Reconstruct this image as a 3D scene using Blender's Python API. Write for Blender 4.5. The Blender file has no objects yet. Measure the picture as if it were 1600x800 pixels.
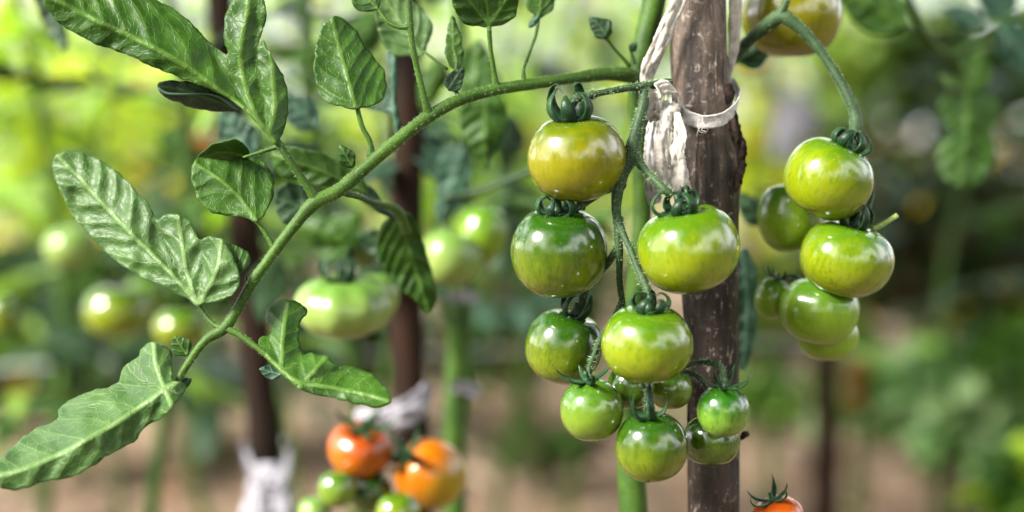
import bpy, bmesh, math, random
import numpy as np
from mathutils import Vector, Matrix, noise, geometry, Euler

random.seed(7)
scn = bpy.context.scene
COL = scn.collection
R = math.radians

# ------------------------------------------------------------------ camera
CAM_H, PITCH = 0.60, R(-5)
cam_d = bpy.data.cameras.new('camera')
cam = bpy.data.objects.new('camera', cam_d)
COL.objects.link(cam)
cam.location = (0, 0, CAM_H)
cam.rotation_euler = (R(90) + PITCH, 0, 0)
cam_d.sensor_width = 36
cam_d.lens = 50
cam_d.clip_start = 0.02
cam_d.clip_end = 500
cam_d.dof.use_dof = True
cam_d.dof.focus_distance = 0.664
cam_d.dof.aperture_fstop = 2.2
scn.camera = cam

# ------------------------------------------------------------------ world and sun
SUN_EL, SUN_AZ = 36, -62          # azimuth from the camera's back, negative = to the left
w = bpy.data.worlds.new('World')
scn.world = w
w.use_nodes = True
nt = w.node_tree
nt.nodes.clear()
wo = nt.nodes.new('ShaderNodeOutputWorld')
bg = nt.nodes.new('ShaderNodeBackground')
sky = nt.nodes.new('ShaderNodeTexSky')
sky.sky_type = 'NISHITA'
sky.sun_disc = False
sky.sun_elevation = R(SUN_EL)
sun_dir = Vector((math.sin(R(SUN_AZ)) * math.cos(R(SUN_EL)), -math.cos(R(SUN_AZ)) * math.cos(R(SUN_EL)), math.sin(R(SUN_EL))))
sky.sun_rotation = math.atan2(sun_dir.x, sun_dir.y)
sky.air_density = 1.0
sky.dust_density = 4.0
sky.ozone_density = 0.6
# broken bright cloud over the whole sky, added for patchy highlights
tc = nt.nodes.new('ShaderNodeTexCoord')
cn = nt.nodes.new('ShaderNodeTexNoise')
cn.inputs['Scale'].default_value = 2.2
cn.inputs['Detail'].default_value = 5
cr = nt.nodes.new('ShaderNodeValToRGB')
cr.color_ramp.elements[0].position = 0.44
cr.color_ramp.elements[0].color = (0.12, 0.12, 0.12, 1)
cr.color_ramp.elements[1].position = 0.60
cr.color_ramp.elements[1].color = (1, 1, 1, 1)
mx = nt.nodes.new('ShaderNodeMix')
mx.data_type = 'RGBA'
nt.links.new(tc.outputs['Generated'], cn.inputs['Vector'])
nt.links.new(cn.outputs['Fac'], cr.inputs['Fac'])
nt.links.new(cr.outputs['Color'], mx.inputs[0])
nt.links.new(sky.outputs['Color'], mx.inputs[6])
mx.inputs[7].default_value = (30, 30, 30, 1)
nt.links.new(mx.outputs[2], bg.inputs['Color'])
bg.inputs['Strength'].default_value = 0.05
nt.links.new(bg.outputs['Background'], wo.inputs['Surface'])

sd = bpy.data.lights.new('sun', 'SUN')
sd.energy = 4.4
sd.angle = R(17)
sd.color = (1.0, 0.96, 0.88)
sun = bpy.data.objects.new('sun', sd)
COL.objects.link(sun)
sun.rotation_euler = sun_dir.to_track_quat('Z', 'Y').to_euler()

vs = scn.view_settings
vs.view_transform = 'Standard'
vs.look = 'None'
vs.exposure = 2.12
vs.gamma = 1
vs.use_curve_mapping = False

# ------------------------------------------------------------------ helpers
K = 0.72 / 1600.0
CP, SP = math.cos(PITCH), math.sin(PITCH)

def at(px, py, d):
    """point seen at photo pixel px,py at distance d along the lens axis"""
    x = (px - 800) * K * d
    y = -(py - 400) * K * d
    return Vector((x, d * CP - y * SP, CAM_H + d * SP + y * CP))

def ground_d(py):
    """axis distance where the ground is seen at row py"""
    k = -(py - 400) * K
    return -CAM_H / (SP + k * CP)

def tag(o, label=None, cat=None, group=None, kind=None):
    if label: o['label'] = label
    if cat: o['category'] = cat
    if group: o['group'] = group
    if kind: o['kind'] = kind
    return o

def thing(name, loc, label, cat, group=None):
    o = bpy.data.objects.new(name, None)
    o.empty_display_size = 0.02
    COL.objects.link(o)
    o.location = loc
    return tag(o, label, cat, group)

def origin_of(o):
    v = Vector((0, 0, 0))
    while o is not None:
        v += Vector(o.location)
        o = o.parent
    return v

def link_mesh(name, me, parent=None):
    o = bpy.data.objects.new(name, me)
    COL.objects.link(o)
    if parent: o.parent = parent
    return o

class MB:
    """collects world-space geometry, built as one mesh object"""
    def __init__(s):
        s.v, s.f, s.uv, s.col = [], [], [], []
    def add(s, vs, fs, col=None):
        n = len(s.v)
        s.v += [tuple(v) for v in vs]
        s.f += [tuple(i + n for i in f) for f in fs]
        if col is not None: s.col += [col] * len(vs)
    def mesh(s, name, mat, off=Vector((0, 0, 0)), smooth=True):
        me = bpy.data.meshes.new(name)
        a = np.array(s.v, dtype=float).reshape(-1, 3) - np.array(off)
        me.from_pydata(a.tolist(), [], s.f)
        if s.col:
            ca = me.color_attributes.new('tint', 'FLOAT_COLOR', 'POINT')
            c = np.ones((len(s.col), 4)); c[:, :3] = s.col
            ca.data.foreach_set('color', c.ravel())
        if smooth: me.polygons.foreach_set('use_smooth', [True] * len(me.polygons))
        me.materials.append(mat)
        me.update()
        return me
    def build(s, name, mat, parent=None, smooth=True):
        off = origin_of(parent) if parent else Vector((0, 0, 0))
        return link_mesh(name, s.mesh(name, mat, off, smooth), parent)

def catmull(P, n):
    """P: list of tuples, any length; n samples per span"""
    A = np.array([tuple(p) for p in P], dtype=float)
    if len(A) == 2: 
        return [A[0] + (A[1] - A[0]) * i / n for i in range(n + 1)]
    E = np.vstack([2 * A[0] - A[1], A, 2 * A[-1] - A[-2]])
    out = []
    for i in range(1, len(E) - 2):
        p0, p1, p2, p3 = E[i - 1:i + 3]
        for k in range(n):
            t = k / n
            out.append(0.5 * ((2 * p1) + (p2 - p0) * t + (2 * p0 - 5 * p1 + 4 * p2 - p3) * t * t + (3 * p1 - p0 - 3 * p2 + p3) * t ** 3))
    out.append(A[-1])
    return out

def sweep(mb, pts, ra, rb=None, side=None, n=10, wob=0.0, wsc=60, taper_end=False, col=None):
    """pts world points, ra radius list across `side`, rb radius along the other axis"""
    rb = rb or ra
    m = len(pts)
    pts = [Vector(p) for p in pts]
    verts, faces = [], []
    prev = None
    for i in range(m):
        t = (pts[min(i + 1, m - 1)] - pts[max(i - 1, 0)])
        if t.length < 1e-9: t = Vector((0, 0, 1))
        t.normalize()
        if side is not None:
            s = Vector(side[i] if isinstance(side, list) else side)
        else:
            s = prev if prev is not None else (Vector((1, 0, 0)) if abs(t.x) < 0.8 else Vector((0, 1, 0)))
        s = (s - t * s.dot(t))
        if s.length < 1e-6: s = t.orthogonal()
        s.normalize()
        prev = s.copy()
        b = t.cross(s)
        for k in range(n):
            a = 2 * math.pi * k / n
            p = pts[i] + s * (math.cos(a) * ra[i]) + b * (math.sin(a) * rb[i])
            if wob:
                q = noise.noise(p * wsc)
                p = pts[i] + (p - pts[i]) * (1 + wob * q)
            verts.append(p)
    for i in range(m - 1):
        for k in range(n):
            a, b2 = i * n + k, i * n + (k + 1) % n
            faces.append((a, b2, b2 + n, a + n))
    c0 = len(verts); verts.append(pts[0]); verts.append(pts[-1])
    for k in range(n):
        faces.append((c0, (k + 1) % n, k))
        faces.append((c0 + 1, (m - 1) * n + k, (m - 1) * n + (k + 1) % n))
    mb.add(verts, faces, col)

def px_tube(mb, L, n=10, seg=8, wob=0.12, wsc=180, col=None):
    """L: (px, py, d, radius_px)"""
    S = catmull(L, seg)
    sweep(mb, [at(p[0], p[1], p[2]) for p in S], [max(p[3], .2) * K * p[2] for p in S], n=n, wob=wob, wsc=wsc, col=col)

def blob(mb, c, r, seed, amp=.35, fl=(1, 1, 1), n=10, col=None):
    V, F = [], []
    m = n // 2 + 2
    for j in range(m + 1):
        for i in range(n):
            th, fi = math.pi * j / m, 2 * math.pi * i / n
            p = Vector((math.sin(th) * math.cos(fi), math.sin(th) * math.sin(fi), math.cos(th)))
            p *= 1 + amp * noise.noise(p * 2.1 + Vector((seed * 5.3, 0, 0)))
            V.append(c + Vector((p.x * fl[0], p.y * fl[1], p.z * fl[2])) * r)
    for j in range(m):
        for i in range(n):
            a, b = j * n + i, j * n + (i + 1) % n
            F.append((a, a + n, b + n, b))
    mb.add(V, F, col)

# ------------------------------------------------------------------ node helpers
def new_mat(name):
    m = bpy.data.materials.new(name)
    m.use_nodes = True
    t = m.node_tree
    t.nodes.clear()
    out = t.nodes.new('ShaderNodeOutputMaterial')
    p = t.nodes.new('ShaderNodeBsdfPrincipled')
    t.links.new(p.outputs[0], out.inputs[0])
    return m, t, p, out

def N(t, typ, **kw):
    n = t.nodes.new(typ)
    for k, v in kw.items():
        if k.startswith('_'): setattr(n, k[1:], v)
    return n

def math_n(t, op, a, b=None, c=None, clamp=False):
    n = t.nodes.new('ShaderNodeMath'); n.operation = op; n.use_clamp = clamp
    for i, x in enumerate((a, b, c)):
        if x is None: continue
        if isinstance(x, (int, float)): n.inputs[i].default_value = x
        else: t.links.new(x, n.inputs[i])
    return n.outputs[0]

def mix_c(t, fac, a, b, blend='MIX'):
    n = t.nodes.new('ShaderNodeMix'); n.data_type = 'RGBA'; n.blend_type = blend
    for i, x in ((0, fac), (6, a), (7, b)):
        if isinstance(x, (int, float)): n.inputs[i].default_value = x
        elif isinstance(x, tuple): n.inputs[i].default_value = (*x[:3], 1)
        else: t.links.new(x, n.inputs[i])
    return n.outputs[2]

def noise_n(t, vec, scale, detail=3, rough=0.5, mapping=None):
    if mapping:
        mp = t.nodes.new('ShaderNodeMapping'); mp.inputs['Scale'].default_value = mapping
        t.links.new(vec, mp.inputs['Vector']); vec = mp.outputs[0]
    n = t.nodes.new('ShaderNodeTexNoise')
    n.inputs['Scale'].default_value = scale; n.inputs['Detail'].default_value = detail; n.inputs['Roughness'].default_value = rough
    t.links.new(vec, n.inputs['Vector'])
    return n.outputs['Fac']

def smooth_n(t, x, lo, hi, a=0.0, b=1.0):
    n = t.nodes.new('ShaderNodeMapRange'); n.interpolation_type = 'SMOOTHSTEP'
    t.links.new(x, n.inputs['Value'])
    n.inputs['From Min'].default_value = lo; n.inputs['From Max'].default_value = hi
    n.inputs['To Min'].default_value = a; n.inputs['To Max'].default_value = b
    return n.outputs[0]

def bump_n(t, p, h, strength, dist):
    b = t.nodes.new('ShaderNodeBump')
    b.inputs['Strength'].default_value = strength; b.inputs['Distance'].default_value = dist
    t.links.new(h, b.inputs['Height']); t.links.new(b.outputs[0], p.inputs['Normal'])
    return b.outputs[0]

def leaf_material(name, base, dark, vein, transl=0.3, rough=0.46, sheen=0.15, spacing=0.30, cot=0.75, tcol=None):
    """uv: u = distance along the rib / 30 mm, v = signed distance off it / 30 mm"""
    m, t, p, out = new_mat(name)
    uv = N(t, 'ShaderNodeUVMap').outputs[0]
    sep = N(t, 'ShaderNodeSeparateXYZ'); t.links.new(uv, sep.inputs[0])
    s, v = sep.outputs[0], sep.outputs[1]
    wob = noise_n(t, uv, 6, 2)
    av = math_n(t, 'ABSOLUTE', v)
    u = math_n(t, 'SUBTRACT', s, math_n(t, 'MULTIPLY', av, cot))
    u = math_n(t, 'ADD', u, math_n(t, 'MULTIPLY', math_n(t, 'SUBTRACT', wob, 0.5), 0.09))
    u = math_n(t, 'DIVIDE', u, spacing)
    u = math_n(t, 'ADD', u, math_n(t, 'MULTIPLY', math_n(t, 'GREATER_THAN', v, 0.0), 0.45))
    fr = math_n(t, 'ABSOLUTE', math_n(t, 'SUBTRACT', math_n(t, 'FRACT', u), 0.5))
    lat = smooth_n(t, fr, 0.010, 0.050, 1, 0)
    lat_soft = smooth_n(t, fr, 0.0, 0.3, 1, 0)
    mid = smooth_n(t, av, 0.012, 0.04, 1, 0)
    vo = N(t, 'ShaderNodeTexVoronoi', _feature='DISTANCE_TO_EDGE')
    vo.inputs['Scale'].default_value = 11
    addv = N(t, 'ShaderNodeVectorMath', _operation='ADD')
    nz = N(t, 'ShaderNodeTexNoise'); nz.inputs['Scale'].default_value = 9
    t.links.new(uv, nz.inputs['Vector'])
    sc = N(t, 'ShaderNodeVectorMath', _operation='SCALE'); sc.inputs[3].default_value = 0.12
    t.links.new(nz.outputs['Color'], sc.inputs[0])
    t.links.new(uv, addv.inputs[0]); t.links.new(sc.outputs[0], addv.inputs[1])
    t.links.new(addv.outputs[0], vo.inputs['Vector'])
    net = smooth_n(t, vo.outputs['Distance'], 0.0, 0.08, 1, 0)
    veins = math_n(t, 'MAXIMUM', mid, math_n(t, 'MULTIPLY', lat, 0.6))
    allv = math_n(t, 'MAXIMUM', veins, math_n(t, 'MULTIPLY', net, 0.34))
    gen = N(t, 'ShaderNodeTexCoord').outputs['Object']
    mott = smooth_n(t, noise_n(t, gen, 55, 4), 0.3, 0.75)
    c = mix_c(t, mott, dark, base)
    c = mix_c(t, allv, c, vein)
    speck = smooth_n(t, noise_n(t, gen, 1500, 2), 0.35, 0.7, 0.86, 1.08)
    c = mix_c(t, 1.0, c, speck, 'MULTIPLY')
    t.links.new(c, p.inputs['Base Color'])
    p.inputs['Roughness'].default_value = rough
    p.inputs['Specular IOR Level'].default_value = 0.2
    p.inputs['Sheen Weight'].default_value = sheen
    p.inputs['Sheen Roughness'].default_value = 0.4
    p.inputs['Sheen Tint'].default_value = (0.85, 0.95, 1.0, 1)
    h = math_n(t, 'ADD', math_n(t, 'MULTIPLY', math_n(t, 'MAXIMUM', mid, lat_soft), 0.8), math_n(t, 'MULTIPLY', net, 0.35))
    nrm = bump_n(t, p, h, 0.55, 0.0006)
    tr = N(t, 'ShaderNodeBsdfTranslucent')
    tc_ = tcol or tuple(min(1, x) for x in (base[0] * 1.6, base[1] * 1.8, base[2] * 0.5))
    tr.inputs['Color'].default_value = (*tc_, 1)
    ms = N(t, 'ShaderNodeMixShader'); ms.inputs[0].default_value = transl
    t.links.new(p.outputs[0], ms.inputs[1]); t.links.new(tr.outputs[0], ms.inputs[2])
    t.links.new(ms.outputs[0], out.inputs[0])
    return m

def foliage_material(name, transl=0.5, rough=0.5):
    m, t, p, out = new_mat(name)
    a = N(t, 'ShaderNodeVertexColor'); a.layer_name = 'tint'
    g = N(t, 'ShaderNodeTexCoord').outputs['Object']
    v = smooth_n(t, noise_n(t, g, 12, 3), 0.3, 0.7, 0.75, 1.15)
    c = mix_c(t, 1.0, a.outputs[0], v, 'MULTIPLY')
    t.links.new(c, p.inputs['Base Color'])
    p.inputs['Roughness'].default_value = rough
    p.inputs['Specular IOR Level'].default_value = 0.12
    tr = N(t, 'ShaderNodeBsdfTranslucent')
    c2 = mix_c(t, 1.0, c, (1.5, 1.6, 0.5), 'MULTIPLY')
    t.links.new(c2, tr.inputs['Color'])
    ms = N(t, 'ShaderNodeMixShader'); ms.inputs[0].default_value = transl
    t.links.new(p.outputs[0], ms.inputs[1]); t.links.new(tr.outputs[0], ms.inputs[2])
    t.links.new(ms.outputs[0], out.inputs[0])
    return m

def stem_material(name, base, dark, rough=0.55):
    m, t, p, out = new_mat(name)
    g = N(t, 'ShaderNodeTexCoord').outputs['Object']
    a = smooth_n(t, noise_n(t, g, 60, 4), 0.3, 0.7)
    c = mix_c(t, a, dark, base)
    sp = smooth_n(t, noise_n(t, g, 1400, 2), 0.35, 0.68, 0.7, 1.25)
    c = mix_c(t, 1.0, c, sp, 'MULTIPLY')
    t.links.new(c, p.inputs['Base Color'])
    p.inputs['Roughness'].default_value = rough
    p.inputs['Sheen Weight'].default_value = 0.0
    p.inputs['Specular IOR Level'].default_value = 0.16
    p.inputs['Sheen Roughness'].default_value = 0.35
    bump_n(t, p, noise_n(t, g, 900, 3), 0.5, 0.0004)
    return m

def tomato_material(name, top, low, streak=(0.05, 0.16, 0.01), edge=0.62, soft=0.28, streaky=0.5, rough=0.2, coat=.8):
    m, t, p, out = new_mat(name)
    g = N(t, 'ShaderNodeTexCoord').outputs['Generated']
    o = N(t, 'ShaderNodeTexCoord').outputs['Object']
    oi = N(t, 'ShaderNodeObjectInfo')
    addv = N(t, 'ShaderNodeVectorMath', _operation='ADD')
    t.links.new(g, addv.inputs[0]); 
    cmb = N(t, 'ShaderNodeCombineXYZ')
    for i in range(3): t.links.new(math_n(t, 'MULTIPLY', oi.outputs['Random'], 17.0 + i * 9), cmb.inputs[i])
    t.links.new(cmb.outputs[0], addv.inputs[1])
    gv = addv.outputs[0]
    sep = N(t, 'ShaderNodeSeparateXYZ'); t.links.new(g, sep.inputs[0])
    st = noise_n(t, gv, 9, 4, 0.6, mapping=(1, 1, 0.16))
    big = noise_n(t, gv, 2.6, 2)
    h = math_n(t, 'ADD', sep.outputs[2], math_n(t, 'MULTIPLY', math_n(t, 'SUBTRACT', st, 0.5), 0.55 * streaky + 0.1))
    h = math_n(t, 'ADD', h, math_n(t, 'MULTIPLY', math_n(t, 'SUBTRACT', big, 0.5), 0.45))
    f = smooth_n(t, h, edge - soft, edge + soft)
    c = mix_c(t, f, low, top)
    fine = noise_n(t, gv, 26, 4, 0.6, mapping=(1, 1, 0.22))
    sf = math_n(t, 'MULTIPLY', smooth_n(t, fine, 0.48, 0.72), streaky * 0.75)
    c = mix_c(t, sf, c, streak)
    spots = smooth_n(t, noise_n(t, o, 900, 2), 0.64, 0.74, 0.0, 0.07)
    c = mix_c(t, spots, c, (0.5, 0.6, 0.2))
    t.links.new(c, p.inputs['Base Color'])
    p.inputs['Roughness'].default_value = rough
    p.inputs['IOR'].default_value = 1.5
    p.inputs['Specular IOR Level'].default_value = 0.22
    p.inputs['Coat Weight'].default_value = coat
    p.inputs['Coat Roughness'].default_value = 0.13
    p.inputs['Coat IOR'].default_value = 1.5
    p.inputs['Subsurface Weight'].default_value = 0.18
    p.inputs['Subsurface Radius'].default_value = (0.6, 1.0, 0.2)
    p.inputs['Subsurface Scale'].default_value = 0.006
    hb = math_n(t, 'ADD', math_n(t, 'MULTIPLY', noise_n(t, o, 120, 3), 1.0), math_n(t, 'MULTIPLY', noise_n(t, o, 1600, 2), 0.03))
    bump_n(t, p, hb, 0.42, 0.0008)
    return m

def plain_material(name, base, dark, scale=200, rough=0.8, bump=0.4, bdist=0.0005, mapping=(1, 1, 1), sheen=0.0):
    m, t, p, out = new_mat(name)
    g = N(t, 'ShaderNodeTexCoord').outputs['Object']
    a = smooth_n(t, noise_n(t, g, scale, 5, 0.6, mapping=mapping), 0.3, 0.72)
    c = mix_c(t, a, dark, base)
    t.links.new(c, p.inputs['Base Color'])
    p.inputs['Roughness'].default_value = rough
    p.inputs['Sheen Weight'].default_value = sheen
    p.inputs['Specular IOR Level'].default_value = 0.1
    bump_n(t, p, noise_n(t, g, scale * 2.5, 4, 0.6, mapping=mapping), bump, bdist)
    return m

# ------------------------------------------------------------------ materials
M = {}
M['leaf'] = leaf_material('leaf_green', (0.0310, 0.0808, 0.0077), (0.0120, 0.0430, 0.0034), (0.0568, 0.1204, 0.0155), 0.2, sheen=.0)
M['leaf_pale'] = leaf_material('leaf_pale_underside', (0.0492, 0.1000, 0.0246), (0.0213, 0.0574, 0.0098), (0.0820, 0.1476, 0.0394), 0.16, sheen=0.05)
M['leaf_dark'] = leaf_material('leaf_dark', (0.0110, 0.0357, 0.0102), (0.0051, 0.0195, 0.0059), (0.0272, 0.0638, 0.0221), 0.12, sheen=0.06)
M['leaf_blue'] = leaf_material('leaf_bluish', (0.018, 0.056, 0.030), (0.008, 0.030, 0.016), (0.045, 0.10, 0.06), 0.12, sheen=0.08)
M['stem'] = stem_material('stem_green', (0.0391, 0.0850, 0.0085), (0.0187, 0.0467, 0.0051))
M['truss'] = stem_material('truss_green', (0.0289, 0.0561, 0.0221), (0.0145, 0.0323, 0.0127))
M['sepal'] = stem_material('sepal_green', (0.014, 0.044, 0.014), (0.005, 0.020, 0.007), 0.38)
M['hair'] = plain_material('stem_hair', (0.35, 0.45, 0.25), (0.25, 0.35, 0.2))
M['foliage'] = foliage_material('foliage_mixed')
M['cloth'] = plain_material('cloth_cream', (0.3570, 0.3315, 0.2975), (0.2040, 0.1827, 0.1615), 260, 0.95, 0.6, 0.0006, sheen=0.4)
M['cloth_grey'] = plain_material('cloth_grey', (0.3570, 0.3400, 0.3315), (0.2125, 0.1997, 0.1955), 300, 0.95, 0.6, 0.0006, sheen=0.4)
M['cloth_white'] = plain_material('cloth_white', (0.2550, 0.2465, 0.2720), (0.1615, 0.1530, 0.1785), 120, 0.95, 0.5, 0.001)
M['wire'] = plain_material('wire_galvanised', (0.45, 0.47, 0.45), (0.3, 0.3, 0.3), 300, 0.5)
M['bark_bg'] = plain_material('stake_brown', (0.0280, 0.0119, 0.0056), (0.0042, 0.0024, 0.0014), 22, 0.8, 0.6, 0.003, mapping=(0.7000, 0.7000, 0.1750))
M['trunk'] = plain_material('trunk_bark', (0.16, 0.12, 0.09), (0.06, 0.045, 0.035), 20, 0.9, 0.8, 0.01, mapping=(1, 1, 0.3))
M['bark_flake'] = plain_material('bark_flake', (0.030, 0.018, 0.013), (0.004, 0.003, 0.003), 300, 0.8, 0.8, 0.0015)

def bark_material():
    m, t, p, out = new_mat('stake_bark')
    g = N(t, 'ShaderNodeTexCoord').outputs['Object']
    sep = N(t, 'ShaderNodeSeparateXYZ'); t.links.new(g, sep.inputs[0])
    fib = noise_n(t, g, 110, 6, 0.65, mapping=(1, 1, 0.07))
    pat = noise_n(t, g, 75, 5, 0.6, mapping=(1, 1, 0.45))
    fine = noise_n(t, g, 330, 6, 0.75, mapping=(1, 1, 0.55))
    lent = smooth_n(t, noise_n(t, g, 120, 3, 0.5, mapping=(1, 1, 3.2)), 0.66, 0.72)
    # weathered silver patina, thinner towards the foot of the stake
    hz = smooth_n(t, sep.outputs[2], 0.47, 0.66)
    grey = mix_c(t, smooth_n(t, fib, 0.3, 0.7), (0.008, 0.005, 0.0036), (0.105, 0.076, 0.057))
    brown = mix_c(t, smooth_n(t, fib, 0.35, 0.7), (0.003, 0.0018, 0.0013), (0.026, 0.0145, 0.009))
    f = math_n(t, 'ADD', math_n(t, 'MULTIPLY', hz, 0.75), math_n(t, 'SUBTRACT', math_n(t, 'MULTIPLY', pat, 1.3), 0.55), clamp=True)
    c = mix_c(t, f, brown, grey)
    wv = N(t, 'ShaderNodeTexWave', _bands_direction='Z')
    wv.inputs['Scale'].default_value = 30; wv.inputs['Distortion'].default_value = 7; wv.inputs['Detail'].default_value = 4
    wv.inputs['Detail Scale'].default_value = 3
    t.links.new(g, wv.inputs['Vector'])
    ring = smooth_n(t, wv.outputs['Fac'], 0.86, 0.99)
    c = mix_c(t, math_n(t, 'MULTIPLY', ring, 0.0), c, (0.42, 0.36, 0.33))
    c = mix_c(t, smooth_n(t, fine, 0.54, 0.66, 0, 0.85), c, (0.010, 0.007, 0.006))
    c = mix_c(t, smooth_n(t, fine, 0.34, 0.44, 0.65, 0), c, (0.24, 0.195, 0.17))
    c = mix_c(t, math_n(t, 'MULTIPLY', lent, 0.45), c, (0.26, 0.21, 0.18))
    crack = smooth_n(t, noise_n(t, g, 95, 4, 0.6, mapping=(1, 1, 0.09)), 0.60, 0.645)
    c = mix_c(t, math_n(t, 'MULTIPLY', crack, 0.8), c, (0.015, 0.01, 0.01))
    t.links.new(c, p.inputs['Base Color'])
    p.inputs['Roughness'].default_value = 0.46
    p.inputs['Specular IOR Level'].default_value = 0.18
    h = math_n(t, 'ADD', fib, math_n(t, 'MULTIPLY', fine, -0.9))
    h = math_n(t, 'SUBTRACT', h, math_n(t, 'MULTIPLY', crack, 0.8))
    h = math_n(t, 'ADD', h, 0.0)
    bump_n(t, p, h, 0.9, 0.0014)
    return m
M['bark'] = bark_material()

# tomato skins: (top colour, lower colour)
M['tom_olive'] = tomato_material('tomato_olive', (0.0319, 0.0638, 0.0019), (0.1227, 0.1153, 0.0015), (0.0491, 0.0687, 0.0019), 0.86, 0.3, 0.75)
M['tom_green'] = tomato_material('tomato_green', (0.0101, 0.0394, 0.0017), (0.0845, 0.1127, 0.0022), (0.0169, 0.0479, 0.0017), 0.56, 0.34, 0.85)
M['tom_lime'] = tomato_material('tomato_lime', (0.0351, 0.0897, 0.0023), (0.1209, 0.1521, 0.0023), (0.0429, 0.0897, 0.0023), 0.74, 0.32, 0.9)
M['tom_pale'] = tomato_material('tomato_pale', (0.0253, 0.0789, 0.0045), (0.0958, 0.1521, 0.0113), (0.0507, 0.1014, 0.0084), 0.72, 0.3, 0.6)
M['tom_striped'] = tomato_material('tomato_striped', (0.0099, 0.0530, 0.0026), (0.0928, 0.1790, 0.0166), (0.0133, 0.0597, 0.0033), 0.60, 0.28, 1.0)
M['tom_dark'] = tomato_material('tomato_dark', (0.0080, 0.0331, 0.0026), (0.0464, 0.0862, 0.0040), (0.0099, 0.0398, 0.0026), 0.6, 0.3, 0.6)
M['tom_bgpale'] = tomato_material('tomato_far_pale', (0.0717, 0.1478, 0.0224), (0.1612, 0.2240, 0.0537), (0.0896, 0.1612, 0.0269), 0.7, 0.3, 0.3, rough=.3, coat=.25)
M['tom_orange'] = tomato_material('tomato_orange', (0.2400, 0.0320, 0.0008), (0.3200, 0.0840, 0.0016), (0.2000, 0.0960, 0.0032), 0.6, 0.4, 0.4, rough=.28, coat=.5)
M['tom_turn'] = tomato_material('tomato_turning', (0.2964, 0.0780, 0.0008), (0.2184, 0.1560, 0.0023), (0.3120, 0.0858, 0.0016), 0.55, 0.35, 0.4, rough=.28, coat=.5)

M['tom_mid'] = tomato_material('tomato_mid_green', (0.0413, 0.1125, 0.0060), (0.1275, 0.2100, 0.0090), (0.0525, 0.1200, 0.0060), 0.7, 0.35, 0.6, rough=.28, coat=.5)
# ------------------------------------------------------------------ leaves
def seg_st(P, rib):
    """nearest point of polyline rib for each P: arclength s, signed distance t, abs distance"""
    A = np.array(rib[:-1], float); B = np.array(rib[1:], float)
    D = B - A; L = np.hypot(D[:, 0], D[:, 1]) + 1e-9
    U = D / L[:, None]
    cum = np.concatenate([[0], np.cumsum(L)[:-1]])
    W = P[:, None, :] - A[None]
    a = (W * U[None]).sum(2)
    ac = a.copy()
    ac[:, 1:] = np.maximum(ac[:, 1:], 0)
    ac[:, :-1] = np.minimum(ac[:, :-1], L[None, :-1])
    C = A[None] + U[None] * ac[:, :, None]
    V = P[:, None, :] - C
    dist = np.hypot(V[:, :, 0], V[:, :, 1])
    cr = U[None, :, 0] * V[:, :, 1] - U[None, :, 1] * V[:, :, 0]
    k = dist.argmin(1)
    r = np.arange(len(P))
    dd = dist[r, k]
    return cum[k] + ac[r, k], np.sign(cr[r, k]) * dd, dd

def in_poly(P, poly):
    x, y = P[:, 0], P[:, 1]
    ins = np.zeros(len(P), bool)
    n = len(poly)
    for i in range(n):
        x0, y0 = poly[i]; x1, y1 = poly[(i + 1) % n]
        c = ((y0 > y) != (y1 > y)) & (x < (x1 - x0) * (y - y0) / (y1 - y0 + 1e-12) + x0)
        ins ^= c
    return ins

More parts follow.
